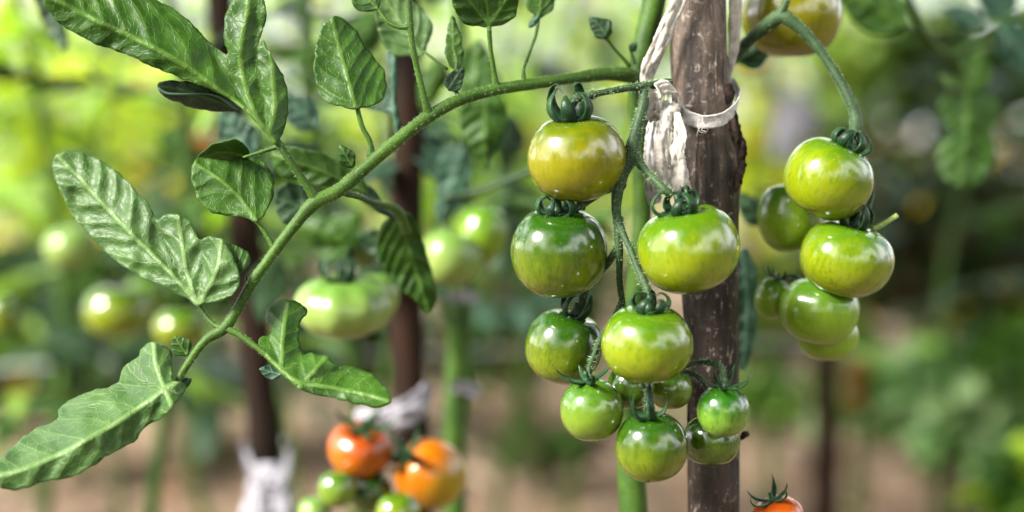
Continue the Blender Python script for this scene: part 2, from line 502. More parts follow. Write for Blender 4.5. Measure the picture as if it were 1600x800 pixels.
def flat_leaf(outline, ribs, step=4.5, spacing=30, cot=0.75, puff=3.2, curl=0.0, ruffle=4.0, seed=0, ridge=1.6, crenate=1.7, vfold=0.0):
    """returns 2-D points, faces, st and depth offset (in pixels, + = away)"""
    rs = random.Random(seed)
    O = [tuple(p) for p in outline]
    ext = [O[-2], O[-1]] + O + [O[0], O[1]]
    sm = catmull(ext, 8)
    sm = sm[8 * 2: 8 * 2 + 8 * len(O)]
    sm = np.array(sm)
    d = np.hypot(*(np.roll(sm, -1, 0) - sm).T)
    cum = np.concatenate([[0], np.cumsum(d)])
    n = max(12, int(cum[-1] / step))
    tt = np.linspace(0, cum[-1], n, endpoint=False)
    cl = np.vstack([sm, sm[:1]])
    bx = np.interp(tt, cum, cl[:, 0]); by = np.interp(tt, cum, cl[:, 1])
    Bd = np.stack([bx, by], 1)
    tan = np.roll(Bd, -1, 0) - np.roll(Bd, 1, 0)
    tan /= (np.hypot(*tan.T)[:, None] + 1e-9)
    wv = np.array([noise.noise(Vector((b_[0] / 16, b_[1] / 16, seed))) * 1.6 + noise.noise(Vector((b_[0] / 6, b_[1] / 6, seed))) * .8 for b_ in Bd])
    Bd = Bd + np.stack([tan[:, 1], -tan[:, 0]], 1) * wv[:, None] * crenate
    lo, hi = Bd.min(0), Bd.max(0)
    G = []
    y, row = lo[1], 0
    while y < hi[1]:
        x = lo[0] + (row % 2) * step / 2
        while x < hi[0]:
            G.append((x + rs.uniform(-.2, .2) * step, y + rs.uniform(-.2, .2) * step)); x += step
        y += step * 0.87; row += 1
    G = np.array(G)
    G = G[in_poly(G, Bd)]
    if len(G):
        db = np.sqrt(((G[:, None] - Bd[None]) ** 2).sum(2)).min(1)
        G = G[db > step * 0.55]
    allp = np.vstack([Bd, G]) if len(G) else Bd
    res = geometry.delaunay_2d_cdt([Vector(p) for p in allp.tolist()], [(i, (i + 1) % n) for i in range(n)], [], 1, 1e-4)
    P = np.array([tuple(v) for v in res[0]]); F = [tuple(f) for f in res[2]]
    db = np.sqrt(((P[:, None] - Bd[None]) ** 2).sum(2)).min(1)
    S = T = Dm = None
    for rb in ribs:
        rb_s = [tuple(q) for q in catmull(rb, 5)]
        s, t, dd = seg_st(P, rb_s)
        if S is None: S, T, Dm = s, t, dd
        else:
            k = dd < Dm
            S = np.where(k, s, S); T = np.where(k, t, T); Dm = np.where(k, dd, Dm)
    wv2 = np.array([noise.noise(Vector((p[0] / (spacing * 2.2), p[1] / (spacing * 2.2), seed + .5))) for p in P])
    S = S + wv2 * spacing * .85 - .006 * T * T
    u = (S - np.abs(T) * cot) / spacing + (T > 0) * 0.45
    fr = np.abs((u % 1.0) - 0.5)
    z = np.zeros(len(P))
    fade = np.clip(db / (spacing * 0.35), 0.0, 1)
    bul = np.sin(np.pi * np.clip(fr * 2, 0, 1) / 1.0 * 0.5) ** 2 * np.clip(Dm / (spacing * .45), 0, 1)
    z += puff * bul * (0.35 + 0.65 * fade)                # tissue sinks between the raised veins
    z -= ridge * np.exp(-(Dm / 3.0) ** 2)
    z += vfold * (np.sqrt(Dm ** 2 + 16) - 4)
    halfw = max(1.0, Dm.max())
    z += curl * (Dm / halfw) ** 2
    for i, p in enumerate(P):
        q = Vector((p[0] / 85.0, p[1] / 85.0, seed * 3.7))
        z[i] += ruffle * 2.6 * noise.noise(q) + ruffle * 1.5 * noise.noise(q * 2.3) + ruffle * .5 * noise.noise(q * 6.1)
    k_ = 30.0 / spacing
    return P, F, S * k_, T * k_, z

def leaf_mesh(name, mat, data, place, off, thick=0.00035):
    P, F, S, T, z = data
    me = bpy.data.meshes.new(name)
    V = [tuple(place(p[0], p[1], zz) - off) for p, zz in zip(P, z)]
    me.from_pydata(V, [], F)
    uvl = me.uv_layers.new(name='UVMap')
    li = np.zeros(len(me.loops), dtype=np.int32)
    me.loops.foreach_get('vertex_index', li)
    uv = np.stack([S[li] / 100.0, T[li] / 100.0], 1)
    uvl.data.foreach_set('uv', uv.ravel())
    me.polygons.foreach_set('use_smooth', [True] * len(me.polygons))
    me.materials.append(mat)
    me.update()
    return me

def add_solid(o, th=0.0004):
    sm = o.modifiers.new('thickness', 'SOLIDIFY'); sm.thickness = th; sm.offset = 0
    return o

def px_leaf(parent, outline, ribs, d, mat, gx=0.0, gy=0.0, name='leaflet', label=None, **kw):
    """leaf blade traced at real distance d; gx, gy: metres of depth gained per 100 px"""
    off = origin_of(parent)
    cx = sum(p[0] for p in outline) / len(outline); cy = sum(p[1] for p in outline) / len(outline)
    data = flat_leaf(outline, ribs, **kw)
    def place(x, y, z):
        dd = d + (x - cx) / 100 * gx + (y - cy) / 100 * gy + z * K * d
        return at(x, y, dd)
    me = leaf_mesh(name, M[mat], data, place, off)
    o = add_solid(link_mesh(name, me, parent))
    if label: o['label'] = label
    return o

def ovate(base, tip, width, lobes=0.0, seed=0, skew=0.0):
    """outline and midrib of a simple leaflet, all in pixels"""
    rs = random.Random(seed)
    b, t = np.array(base, float), np.array(tip, float)
    ax = t - b; L = np.hypot(*ax); ax /= L; nr = np.array([-ax[1], ax[0]])
    prof = [(0.0, 0.04), (0.06, 0.32), (0.18, 0.78), (0.34, 1.0), (0.52, 0.93), (0.70, 0.70), (0.86, 0.38), (0.96, 0.12)]
    Lft, Rgt = [], []
    for k, (a, wd) in enumerate(prof):
        j = 1 + lobes * (rs.uniform(-1, 1))
        Lft.append(tuple(b + ax * a * L + nr * (wd * width / 2 * j + skew * math.sin(math.pi * a))))
        j = 1 + lobes * (rs.uniform(-1, 1))
        Rgt.append(tuple(b + ax * a * L - nr * (wd * width / 2 * j - skew * math.sin(math.pi * a))))
    out = Lft + [tuple(t)] + Rgt[::-1]
    rib = [tuple(b + ax * a * L + nr * skew * math.sin(math.pi * a)) for a in (0, .3, .6, .95)]
    return out, [rib]

def simple_leaf(parent, base, tip, width, d, mat, lobes=0.08, seed=0, skew=0.0, **kw):
    o, r = ovate(base, tip, width, lobes, seed, skew)
    return px_leaf(parent, o, r, d, mat, seed=seed, **kw)

# ------------------------------------------------------------------ tomatoes
def tomato_body_mesh(name, mat, rx, rz, lobes=0, lobe_amp=0.0, dimple=0.14, seed=0, nu=56, nv=36, squash=0.0):
    rs = random.Random(seed)
    ph = rs.uniform(0, 6.28)
    V, F = [], []
    for j in range(nv + 1):
        th = math.pi * j / nv
        for i in range(nu):
            fi = 2 * math.pi * i / nu
            st, ct = math.sin(th), math.cos(th)
            r = rx * (abs(st) ** 0.88)
            z = rz * ct
            z -= dimple * rz * math.exp(-(th / 0.42) ** 2)
            z += 0.05 * rz * math.exp(-((math.pi - th) / 0.35) ** 2)
            if lobes:
                amp = lobe_amp * (0.35 + 0.65 * max(0, ct) + 0.25 * max(0, -ct))
                c = math.cos(lobes * fi + ph + 0.6 * math.sin(fi + ph))
                r *= 1 + amp * (abs(c) ** 0.85 * (1 if c > 0 else -1))
            p = Vector((r * math.cos(fi), r * math.sin(fi), z))
            q = noise.noise(Vector((p.x / rx, p.y / rx, p.z / rx + seed * 3.1)) * 1.3)
            p *= 1 + 0.022 * q
            p.x += squash * (p.z / rz) * rx
            V.append(tuple(p))
    for j in range(nv):
        for i in range(nu):
            a, b = j * nu + i, j * nu + (i + 1) % nu
            F.append((a, a + nu, b + nu, b))
    me = bpy.data.meshes.new(name)
    me.from_pydata(V, [], F)
    bm = bmesh.new(); bm.from_mesh(me)
    bmesh.ops.remove_doubles(bm, verts=bm.verts, dist=rx * 0.002)
    bmesh.ops.recalc_face_normals(bm, faces=bm.faces)
    bm.to_mesh(me); bm.free()
    me.polygons.foreach_set('use_smooth', [True] * len(me.polygons))
    me.materials.append(mat)
    return me

CALYX = {
    'curl': [(0.03, 0), (0.16, -0.03), (0.30, 0.02), (0.405, 0.16), (0.42, 0.34), (0.33, 0.50), (0.18, 0.57), (0.06, 0.53)],
    'knot': [(0.03, 0), (0.20, -0.03), (0.36, 0.02), (0.43, 0.14), (0.38, 0.28), (0.24, 0.34), (0.12, 0.27), (0.15, 0.16)],
    'spike': [(0.02, 0), (0.22, -0.02), (0.40, 0.06), (0.50, 0.24), (0.55, 0.46), (0.50, 0.66)],
    'open': [(0.02, 0), (0.30, 0.02), (0.58, 0.10), (0.78, 0.22), (0.92, 0.42), (0.90, 0.60)],
}

def calyx(parent, R0, ztop, style, n=5, seed=0, width=0.13, mat='sepal', size=1.0):
    width *= .92
    rs = random.Random(seed + 50)
    mb = MB()
    # receptacle disc and the swollen end of the pedicel
    pts = [Vector((0, 0, ztop + R0 * a)) for a in (-0.03, 0.03, 0.08, 0.2, 0.34)]
    sweep(mb, pts, [R0 * a for a in (0.10, 0.15, 0.10, 0.075, 0.07)], n=10, wob=0.15, wsc=200)
    me = mb.mesh('calyx', M[mat])
    ca = link_mesh('calyx', me, parent)
    for i in range(n):
        a = 2 * math.pi * (i + rs.uniform(-.18, .18)) / n + rs.uniform(0, .3)
        k = rs.uniform(0.78, 1.22) * size
        side0 = Vector((-math.sin(a), math.cos(a), 0))
        tw = rs.uniform(-0.5, 0.5)
        base = [(r * k, z * k * rs.uniform(.92, 1.08)) for r, z in CALYX[style]]
        P = catmull([(r, z, tw * (q / len(base)) ** 1.5) for q, (r, z) in enumerate(base)], 5)
        pts, wa, wb, sd = [], [], [], []
        m = len(P)
        for q, (r, z, t) in enumerate(P):
            pts.append(Vector((math.cos(a) * r, math.sin(a) * r, z)) * R0 + side0 * t * R0 * 0.8 + Vector((0, 0, ztop)))
            f = q / (m - 1)
            wdt = width * R0 * (0.55 + 0.75 * math.sin(math.pi * min(1, f * 1.25 + 0.12)) if f < 0.7 else 0) 
            wdt = width * R0 * (0.5 + 0.6 * math.sin(math.pi * min(f + 0.1, 1.0))) * (1 - f ** 2.5)
            wa.append(max(wdt, R0 * 0.006)); wb.append(max(wdt * 0.34, R0 * 0.005))
            sd.append(side0)
        mb = MB()
        sweep(mb, pts, wa, wb, side=sd, n=8, wob=0.1, wsc=300)
        link_mesh('sepal', mb.mesh('sepal', M[mat]), ca)
    return ca

def tomato(px, py, d, rx, ry, mat, label, group, tilt=(0, 0), style='curl', seed=0, lobes=0, lobe_amp=0.0, n=5, dimple=0.14, csize=1.0, width=0.13, squash=0.0, calmat='sepal'):
    k = K * d
    t = thing('tomato', at(px, py, d), label, 'tomato', group)
    t.rotation_euler = (R(tilt[1]), R(tilt[0]), R(seed * 37 % 360 if False else 0))
    me = tomato_body_mesh('fruit', M[mat], rx * k, ry * k, lobes, lobe_amp, dimple, seed, squash=squash)
    link_mesh('fruit', me, t)
    if style:
        calyx(t, rx * k, ry * k * (1 - dimple * 1.0) + 0.0003, style, n, seed, width=width, size=csize, mat=calmat)
    return t

FT = 'tomatoes of the front truss beside the stake'
tomato(900, 246, .662, 77, 70, 'tom_olive', 'olive-yellow tomato at the very top of the front truss, left of the cloth knot', FT, (-6, 12), 'curl', 1, 5, .012, 6, width=.17)
tomato(873, 393, .670, 76, 73, 'tom_green', 'dark green tomato with yellow underside directly below the olive-yellow one', FT, (-2, 12), 'knot', 2, 5, .012, 6, width=.12, csize=.95)
tomato(1076, 388, .652, 80, 71, 'tom_lime', 'large bright lime tomato hanging right in front of the wooden stake', FT, (-14, 10), 'knot', 3, 4, .018, 6, squash=.02, width=.125)
tomato(1011, 536, .645, 72, 62, 'tom_lime', 'bright lime tomato at mid-height of the front truss, lower left of the largest', FT, (2, 10), 'knot', 4, 5, .012, 5, width=.13)
tomato(882, 541, .687, 61, 60, 'tom_green', 'green tomato with light sides on the left of the front truss under the dark one', FT, (16, 6), 'curl', 5, 5, .012, 5, width=.13)
tomato(925, 640, .655, 50, 49, 'tom_pale', 'small pale green tomato at the lower left edge of the front truss', FT, (-10, 8), 'open', 6, 0, 0, 5, dimple=.06, csize=.95)
tomato(1018, 698, .648, 57, 55, 'tom_green', 'round glossy green tomato at the very bottom of the front truss', FT, (-4, 8), 'spike', 7, 0, 0, 5, dimple=.06, csize=1.15, width=.15)
tomato(1130, 642, .645, 41, 41, 'tom_striped', 'smallest green-striped tomato at the lower right, in front of the stake', FT, (2, 8), 'open', 8, 0, 0, 6, dimple=.06, csize=1.1, width=.12)
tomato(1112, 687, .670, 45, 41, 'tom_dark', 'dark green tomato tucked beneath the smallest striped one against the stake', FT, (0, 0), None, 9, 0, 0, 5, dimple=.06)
tomato(986, 603, .672, 37, 36, 'tom_dark', 'dark tomato half hidden under the middle lime tomato', FT, (0, 0), None, 10)
tomato(1047, 607, .686, 35, 33, 'tom_pale', 'small light green tomato peeping out behind the middle lime tomato, touching the stake', FT, (0, 0), None, 11)

RT = 'tomatoes of the truss right of the stake'
tomato(1237, 22, .738, 78, 70, 'tom_olive', 'yellow-green tomato cut by the top edge of the picture right of the stake', RT, (0, 0), None, 12, 5, .02)
tomato(1295, 279, .690, 69, 64, 'tom_lime', 'bright tilted tomato at the head of the right-hand truss, under the bent stalk', RT, (26, 8), 'knot', 13, 4, .015, 6, width=.13)
tomato(1322, 404, .693, 73, 60, 'tom_lime', 'broad tomato in the middle of the right-hand truss beside the pale cut stub', RT, (12, 8), 'curl', 14, 5, .02, 5, width=.13, csize=.9)
tomato(1280, 485, .705, 62, 53, 'tom_mid', 'ribbed green tomato second from the bottom of the right-hand truss', RT, (6, 4), None, 15, 7, .035)
tomato(1293, 524, .722, 48, 40, 'tom_mid', 'lowest tomato of the right-hand truss, mostly hidden by the ribbed one', RT, (0, 0), None, 16)
tomato(1234, 338, .724, 50, 57, 'tom_mid', 'tomato at the left back of the right-hand truss, partly behind the tilted one', RT, (-5, 0), None, 17)
tomato(1207, 466, .722, 28, 33, 'tom_mid', 'tiny dark green tomato at the left of the right-hand truss with upright sepals', RT, (14, 0), 'open', 18, 0, 0, 5, dimple=.05, csize=1.2)

BT = 'blurred green tomatoes of the plants behind on the left'
tomato(537, 478, .80, 76, 49, 'tom_bgpale', 'wide ribbed pale green tomato hanging between the two brown background stakes', BT, (0, 8), 'curl', 21, 8, .06, 5, dimple=.2)
tomato(703, 402, .90, 48, 46, 'tom_bgpale', 'blurred pale green tomato touching the drooping leaflet right of the reddish stake', BT, (20, 0), None, 22, 3, .05)
tomato(752, 366, .915, 42, 48, 'tom_mid', 'blurred green tomato higher on the right of its pale neighbour, left of the front truss', BT, (15, 0), None, 29, 3, .03)
tomato(226, 466, 1.17, 34, 34, 'tom_mid', 'dim green tomato overlapping the yellowish blurred one on its right', BT, (0, 0), None, 30)
tomato(590, 462, .83, 34, 38, 'tom_bgpale', 'small pale tomato partly behind the right end of the wide ribbed one', BT, (0, 0), None, 38)
tomato(532, 372, .92, 35, 32, 'tom_bgpale', 'small blurred green tomato above the wide ribbed one', BT, (0, 0), None, 23)
tomato(565, 388, .90, 32, 30, 'tom_dark', 'dark tomato between the small blurred one and the hanging leaf', BT, (0, 0), None, 24)
tomato(112, 386, 1.10, 42, 34, 'tom_bgpale', 'far blurred tomato behind the quilted leaf at the left edge of the picture', BT, (0, 0), None, 25)
tomato(185, 486, 1.12, 52, 43, 'tom_lime', 'yellowish blurred tomato below the quilted leaf on the left', BT, (0, 0), None, 26)
tomato(282, 512, 1.05, 42, 32, 'tom_lime', 'yellow-green blurred tomato beside the fork of the leaf stalk', BT, (0, 0), None, 27)
tomato(2, 492, 1.2, 24, 30, 'tom_lime', 'lime tomato cut by the left edge of the picture', BT, (0, 0), None, 28)
OT = 'ripening tomatoes at the bottom'
tomato(563, 702, .84, 50, 42, 'tom_orange', 'orange-red tomato at the bottom below the tip of the lobed leaf', OT, (8, 20), 'open', 31, 4, .04, 5, calmat='sepal', width=.16)
tomato(672, 740, .84, 55, 56, 'tom_turn', 'large orange and yellow tomato at the bottom, green sepals on its left side', OT, (-50, 20), 'open', 32, 4, .02, 5, width=.16)
tomato(1215, 806, .68, 41, 30, 'tom_orange', 'orange tomato rising from the bottom edge right of the stake, with curled green sepals', OT, (-20, 5), 'open', 33, 4, .02, 5, csize=1.0)
UT = 'unripe tomatoes under the orange ones'
tomato(527, 763, .82, 30, 30, 'tom_pale', 'small green tomato left below the orange-red one', UT, (0, 0), None, 34)
tomato(492, 797, .84, 26, 22, 'tom_bgpale', 'pale tomato at the bottom edge, lowest and leftmost below the orange-red one', UT, (0, 0), None, 35)
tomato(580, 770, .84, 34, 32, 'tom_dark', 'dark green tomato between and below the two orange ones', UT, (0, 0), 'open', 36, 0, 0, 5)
tomato(622, 800, .80, 35, 32, 'tom_lime', 'lime tomato on the bottom edge below the large orange and yellow one', UT, (0, 0), None, 37)

# ------------------------------------------------------------------ front tomato plant
plant = thing('tomato_plant', at(985, 1500, .80), 'tomato plant in sharp focus with a long leaf reaching left, tied to the weathered stake', 'tomato plant')
plant.location = (at(985, 800, .735).x, at(985, 800, .735).y, 0)

mb = MB()
base = plant.location
S = catmull([(1045, -420, .715, 13), (1034, -120, .72, 16), (1022, 0, .722, 18), (1006, 75, .722, 18), (998, 130, .722, 18), (1000, 230, .726, 15), (1004, 330, .728, 15), (996, 450, .73, 17), (988, 600, .733, 20), (986, 720, .735, 22), (990, 820, .735, 23), (990, 1100, .735, 24)], 8)
pts = [at(*p[:3]) for p in S]; rr = [p[3] * K * p[2] for p in S]
pts.append(Vector((base.x, base.y, 0.0)) + Vector((0, 0, -0.02))); rr.append(0.009)
sweep(mb, pts, rr, n=14, wob=.08, wsc=60)
mb.build('stem', M['stem'], plant)

# long compound leaf: its stalk, then the leaflets
mb = MB()
px_tube(mb, [(1004, 128, .716, 8), (985, 118, .712, 12), (950, 115, .706, 11), (900, 121, .698, 9), (840, 130, .690, 9), (780, 139, .682, 9), (720, 155, .676, 9.5), (670, 182, .672, 10), (610, 228, .668, 10), (560, 272, .666, 10.5), (525, 300, .664, 10.5), (490, 318, .662, 11), (462, 350, .662, 9), (430, 392, .662, 8.5), (395, 440, .662, 8), (368, 488, .662, 8), (350, 514, .662, 9), (322, 532, .662, 7), (298, 562, .662, 6), (276, 598, .662, 5)], n=12, seg=6)
px_tube(mb, [(495, 314, .662, 8), (478, 288, .660, 6.5), (455, 255, .658, 6), (436, 225, .657, 6.5), (418, 205, .656, 4)], n=10, seg=5)
px_tube(mb, [(438, 228, .657, 5), (425, 232, .658, 3.5), (400, 240, .658, 3), (380, 246, .658, 2)], n=8, seg=4)
px_tube(mb, [(580, 245, .668, 7), (578, 222, .667, 4.5), (566, 198, .666, 4), (558, 168, .665, 4)], n=8, seg=5)
px_tube(mb, [(672, 180, .672, 9), (665, 160, .670, 6), (655, 120, .668, 5), (645, 75, .666, 5), (640, 30, .665, 5.5), (638, -20, .664, 5), (632, -90, .663, 5)], n=8, seg=5)
px_tube(mb, [(640, 42, .665, 4.5), (622, 42, .666, 3.5), (604, 32, .667, 3.5), (590, 12, .668, 3.5), (570, -12, .668, 3)], n=8, seg=5)
px_tube(mb, [(775, 140, .682, 8), (773, 118, .680, 4.5), (767, 80, .676, 3.6), (764, 42, .672, 4)], n=8, seg=5)
px_tube(mb, [(819, 133, .686, 5), (818, 108, .690, 3), (828, 80, .694, 2.8), (838, 50, .698, 3), (842, 20, .70, 3)], n=8, seg=5)
px_tube(mb, [(718, 156, .676, 6), (712, 140, .680, 3), (712, 120, .682, 3), (714, 92, .684, 2.5), (708, 70, .684, 2)], n=8, seg=4)
px_tube(mb, [(700, 108, .692, 2.5), (680, 94, .694, 2.5), (662, 80, .696, 2.5)], n=6, seg=4)
px_tube(mb, [(984, 104, .712, 4), (975, 92, .710, 2.6), (958, 74, .708, 2.4), (946, 58, .706, 2.2)], n=6, seg=4)
px_tube(mb, [(992, 100, .712, 3), (988, 86, .711, 2), (985, 76, .711, 2)], n=6, seg=4)
px_tube(mb, [(430, 392, .662, 5), (418, 370, .662, 3.5), (408, 355, .662, 3.2), (398, 342, .662, 3)], n=8, seg=4)
px_tube(mb, [(350, 514, .662, 6), (336, 508, .664, 4.5), (322, 495, .666, 4), (310, 476, .668, 4)], n=8, seg=4)
px_tube(mb, [(352, 512, .662, 7), (372, 522, .660, 5.5), (400, 542, .658, 5), (425, 562, .656, 4.5), (445, 580, .656, 3.5)], n=8, seg=4)
px_tube(mb, [(528, 298, .664, 7), (556, 306, .680, 5), (585, 318, .70, 5), (608, 322, .715, 6), (625, 335, .725, 8), (636, 365, .735, 7)], n=8, seg=5)
px_tube(mb, [(372, 484, .662, 4), (384, 462, .664, 2.5), (385, 432, .666, 2.2)], n=6, seg=4)
stalk = mb.build('leaf_stalk', M['stem'], plant)

kw = dict(spacing=31)
px_leaf(stalk, [(67, 2), (80, 22), (107, 46), (150, 69), (200, 86), (240, 106), (280, 121), (320, 136), (360, 156), (392, 183), (417, 212), (428, 226), (440, 212), (450, 180), (450, 150), (442, 115), (426, 92), (412, 62), (404, 74), (407, 55), (416, 30), (413, 0), (392, -16), (366, -2), (353, 22), (350, 60), (356, 84), (340, 76), (310, 48), (280, 20), (245, 0), (190, -26), (130, -34), (85, -22)],
        [[(428, 222), (405, 190), (385, 172), (350, 146), (282, 98), (215, 62), (150, 32), (95, 4)], [(400, 182), (382, 130), (376, 80), (386, 20)], [(420, 210), (430, 170), (428, 130)]],
        .656, 'leaf', gx=.004, gy=-.004, seed=1, puff=2.6, ruffle=4, spacing=46, vfold=.45, label='large two-lobed leaflet running out at the top left')
px_leaf(stalk, [(82, 256), (90, 240), (115, 235), (145, 244), (176, 261), (202, 286), (226, 312), (246, 342), (258, 335), (278, 335), (297, 349), (311, 374), (325, 370), (345, 373), (362, 395), (372, 420), (375, 440), (364, 462), (340, 471), (318, 474), (306, 478), (285, 462), (240, 442), (200, 421), (168, 396), (135, 362), (110, 331), (94, 300)],
        [[(308, 476), (280, 441), (240, 400), (200, 360), (160, 318), (125, 278), (98, 252)], [(306, 470), (290, 415), (281, 352)], [(315, 470), (338, 425), (345, 385)]],
        .668, 'leaf_pale', gx=-.006, gy=-.008, seed=2, puff=4.2, ruffle=5, spacing=38, vfold=.2, label='quilted pale leaflet with rounded tip at the left')
px_leaf(stalk, [(-8, 742), (0, 720), (20, 697), (50, 674), (87, 656), (93, 639), (115, 622), (150, 610), (184, 598), (191, 578), (204, 565), (217, 557), (222, 543), (240, 536), (258, 540), (268, 556), (270, 576), (268, 596), (282, 597), (292, 607), (272, 631), (260, 648), (224, 671), (210, 690), (170, 711), (125, 740), (76, 751), (30, 765), (2, 762)],
        [[(276, 597), (245, 618), (200, 650), (150, 680), (90, 712), (30, 736), (0, 743)], [(258, 608), (245, 575), (242, 550)]],
        .650, 'leaf_pale', gx=-.005, gy=-.022, seed=3, puff=3.4, ruffle=5, spacing=46, vfold=.85, label='long pale leaflet at the lower left with toothed upper edge')
px_leaf(stalk, [(404, 532), (420, 523), (424, 514), (415, 500), (417, 482), (440, 469), (465, 472), (479, 485), (471, 505), (467, 525), (473, 552), (485, 552), (510, 556), (527, 569), (550, 572), (576, 582), (596, 598), (611, 617), (607, 631), (590, 637), (565, 633), (525, 623), (485, 616), (460, 602), (440, 586), (410, 553)],
        [[(406, 545), (440, 578), (470, 598), (520, 606), (570, 616), (604, 626)], [(440, 575), (442, 530), (447, 490)], [(475, 598), (495, 575)]],
        .654, 'leaf_dark', gx=-.002, gy=-.02, seed=4, puff=2.4, ruffle=4, spacing=38, vfold=.6, label='dark lobed leaflet pointing right below the fork')
bpy.data.objects['leaflet.003'].data.materials[0] = M['leaf']
px_leaf(stalk, [(557, 171), (540, 168), (515, 162), (498, 146), (491, 115), (492, 80), (502, 45), (520, 26), (536, 30), (556, 48), (570, 70), (586, 92), (600, 112), (603, 136), (597, 156), (580, 166)],
        [[(557, 171), (547, 135), (532, 80), (521, 36)]], .668, 'leaf', gx=.006, gy=-.01, seed=5, puff=1.6, ruffle=3, spacing=34, vfold=.25, label='upright oval leaflet above the middle of the stalk')
px_leaf(stalk, [(400, 346), (385, 341), (360, 338), (330, 331), (310, 311), (300, 282), (301, 256), (312, 247), (350, 248), (390, 248), (414, 254), (426, 280), (428, 302), (418, 330)],
        [[(400, 344), (375, 310), (345, 282), (315, 262)]], .664, 'leaf', gx=.004, gy=-.012, seed=6, puff=1.6, ruffle=3, spacing=32, vfold=.2, label='broad folded leaflet with curled top')
px_leaf(stalk, [(305, 250), (318, 236), (336, 224), (364, 217), (382, 227), (391, 240), (384, 250), (352, 254), (325, 254)],
        [[(388, 246), (350, 238), (312, 248)]], .668, 'leaf', gy=.05, seed=7, puff=1.5, ruffle=2, spacing=24, label='curled-over top of the broad folded leaflet')
px_leaf(stalk, [(765, 43), (748, 42), (728, 39), (714, 25), (706, 0), (706, -30), (722, -70), (748, -95), (775, -78), (798, -45), (810, -5), (808, 18), (797, 33), (780, 41)],
        [[(765, 43), (760, 0), (750, -85)], [(763, 38), (740, 10), (720, -20)], [(766, 38), (785, 10), (800, -15)]], .672, 'leaf', gx=.004, gy=.01, seed=8, puff=2.4, ruffle=3, spacing=22, label='fan-shaped leaflet at the top edge right of the two rising stalks')
# dark curled leaflet with a pale rim
px_leaf(stalk, [(246, 132), (262, 126), (300, 128), (335, 140), (360, 154), (376, 170), (372, 174), (340, 174), (305, 168), (272, 158), (252, 146)],
        [[(375, 172), (340, 158), (290, 142), (252, 136)]], .672, 'leaf_dark', gy=.02, seed=9, puff=1.5, curl=10, ruffle=3, spacing=26, label='narrow dark leaflet curled under the large top one')
mb = MB()
px_tube(mb, [(247, 138, .668, 2), (262, 146, .668, 2.4), (292, 147, .668, 2), (325, 147, .668, 1.5), (345, 153, .668, 2.5), (362, 164, .668, 3.5), (374, 172, .668, 2)], n=6, seg=4)
mb.build('leaf_rim', M['leaf_blue'], stalk)
# small leaflets and buds along the stalk
simple_leaf(stalk, (372, 432), (352, 378), 58, .662, 'leaf', seed=11, spacing=16, puff=1.8, gy=-.01, label='small round leaflet beside the stalk')
simple_leaf(stalk, (293, 556), (272, 524), 32, .664, 'leaf', seed=12, spacing=14, puff=1.2)
simple_leaf(stalk, (282, 602), (300, 592), 16, .668, 'leaf_blue', seed=13, spacing=12, puff=.8)
simple_leaf(stalk, (440, 586), (405, 576), 24, .668, 'leaf_blue', seed=14, spacing=14, puff=1.0)
simple_leaf(stalk, (552, 262), (530, 226), 26, .672, 'leaf', seed=15, spacing=14, puff=1.2)
simple_leaf(stalk, (712, 112), (706, 24), 30, .690, 'leaf', seed=16, spacing=16, puff=1.2)
simple_leaf(stalk, (700, 142), (724, 104), 30, .676, 'leaf_dark', seed=17, spacing=16, puff=1.2)
simple_leaf(stalk, (660, 88), (590, -20), 84, .715, 'leaf_pale', seed=18, spacing=24, puff=2)
simple_leaf(stalk, (842, 30), (852, -50), 46, .70, 'leaf', seed=19, spacing=18, puff=1.4)
simple_leaf(stalk, (842, 24), (826, 44), 12, .695, 'leaf_blue', seed=119, spacing=18, puff=1.0)
simple_leaf(stalk, (948, 60), (920, 28), 34, .704, 'leaf_dark', seed=20, spacing=14, puff=1.2, skew=5)
simple_leaf(stalk, (950, 62), (938, 44), 20, .704, 'leaf', seed=120, spacing=14, puff=1.2, skew=5)
simple_leaf(stalk, (984, 80), (996, 66), 14, .710, 'leaf_dark', seed=21, spacing=12, puff=.8)
simple_leaf(stalk, (590, 14), (548, -30), 50, .668, 'leaf', seed=22, spacing=18, puff=1.2)
# leaflets further back, out of focus
px_leaf(stalk, [(425, 236), (450, 228), (480, 232), (505, 240), (530, 252), (556, 268), (574, 290), (566, 306), (540, 300), (505, 290), (478, 292), (450, 282), (430, 262)],
        [[(570, 300), (520, 274), (470, 256), (432, 244)]], .72, 'leaf', gx=-.01, gy=.01, seed=23, puff=3, ruffle=4, spacing=24, label='blurred leaflet lying behind the stalk near the first fork')
px_leaf(stalk, [(430, 300), (452, 284), (474, 292), (480, 320), (470, 345), (450, 352), (432, 334)], [[(480, 330), (455, 318), (434, 312)]], .735, 'leaf_dark', seed=24, puff=2, spacing=22)
px_leaf(stalk, [(636, 330), (655, 360), (668, 400), (678, 440), (680, 478), (668, 490), (650, 470), (625, 452), (602, 428), (590, 395), (592, 360), (610, 340)],
        [[(622, 340), (640, 390), (656, 440), (668, 480)]], .742, 'leaf', gx=.008, gy=.012, seed=25, puff=3, ruffle=5, spacing=26, curl=14, label='drooping leaflet in front of the reddish stake')
px_leaf(stalk, [(603, 84), (614, 74), (620, 90), (622, 120), (618, 150), (622, 170), (628, 205), (616, 206), (608, 178), (575, 172), (572, 166), (598, 162), (606, 140), (608, 110)],
        [[(620, 200), (614, 160), (615, 84)]], .73, 'leaf_blue', seed=26, puff=1.5, ruffle=4, spacing=24, label='narrow bluish leaflet seen edge-on')
px_leaf(stalk, [(560, 300), (575, 290), (590, 300), (604, 326), (622, 332), (610, 342), (588, 330), (570, 316)], [[(615, 335), (590, 315), (566, 300)]], .73, 'leaf_blue', seed=27, puff=1.5, ruffle=3, spacing=24)
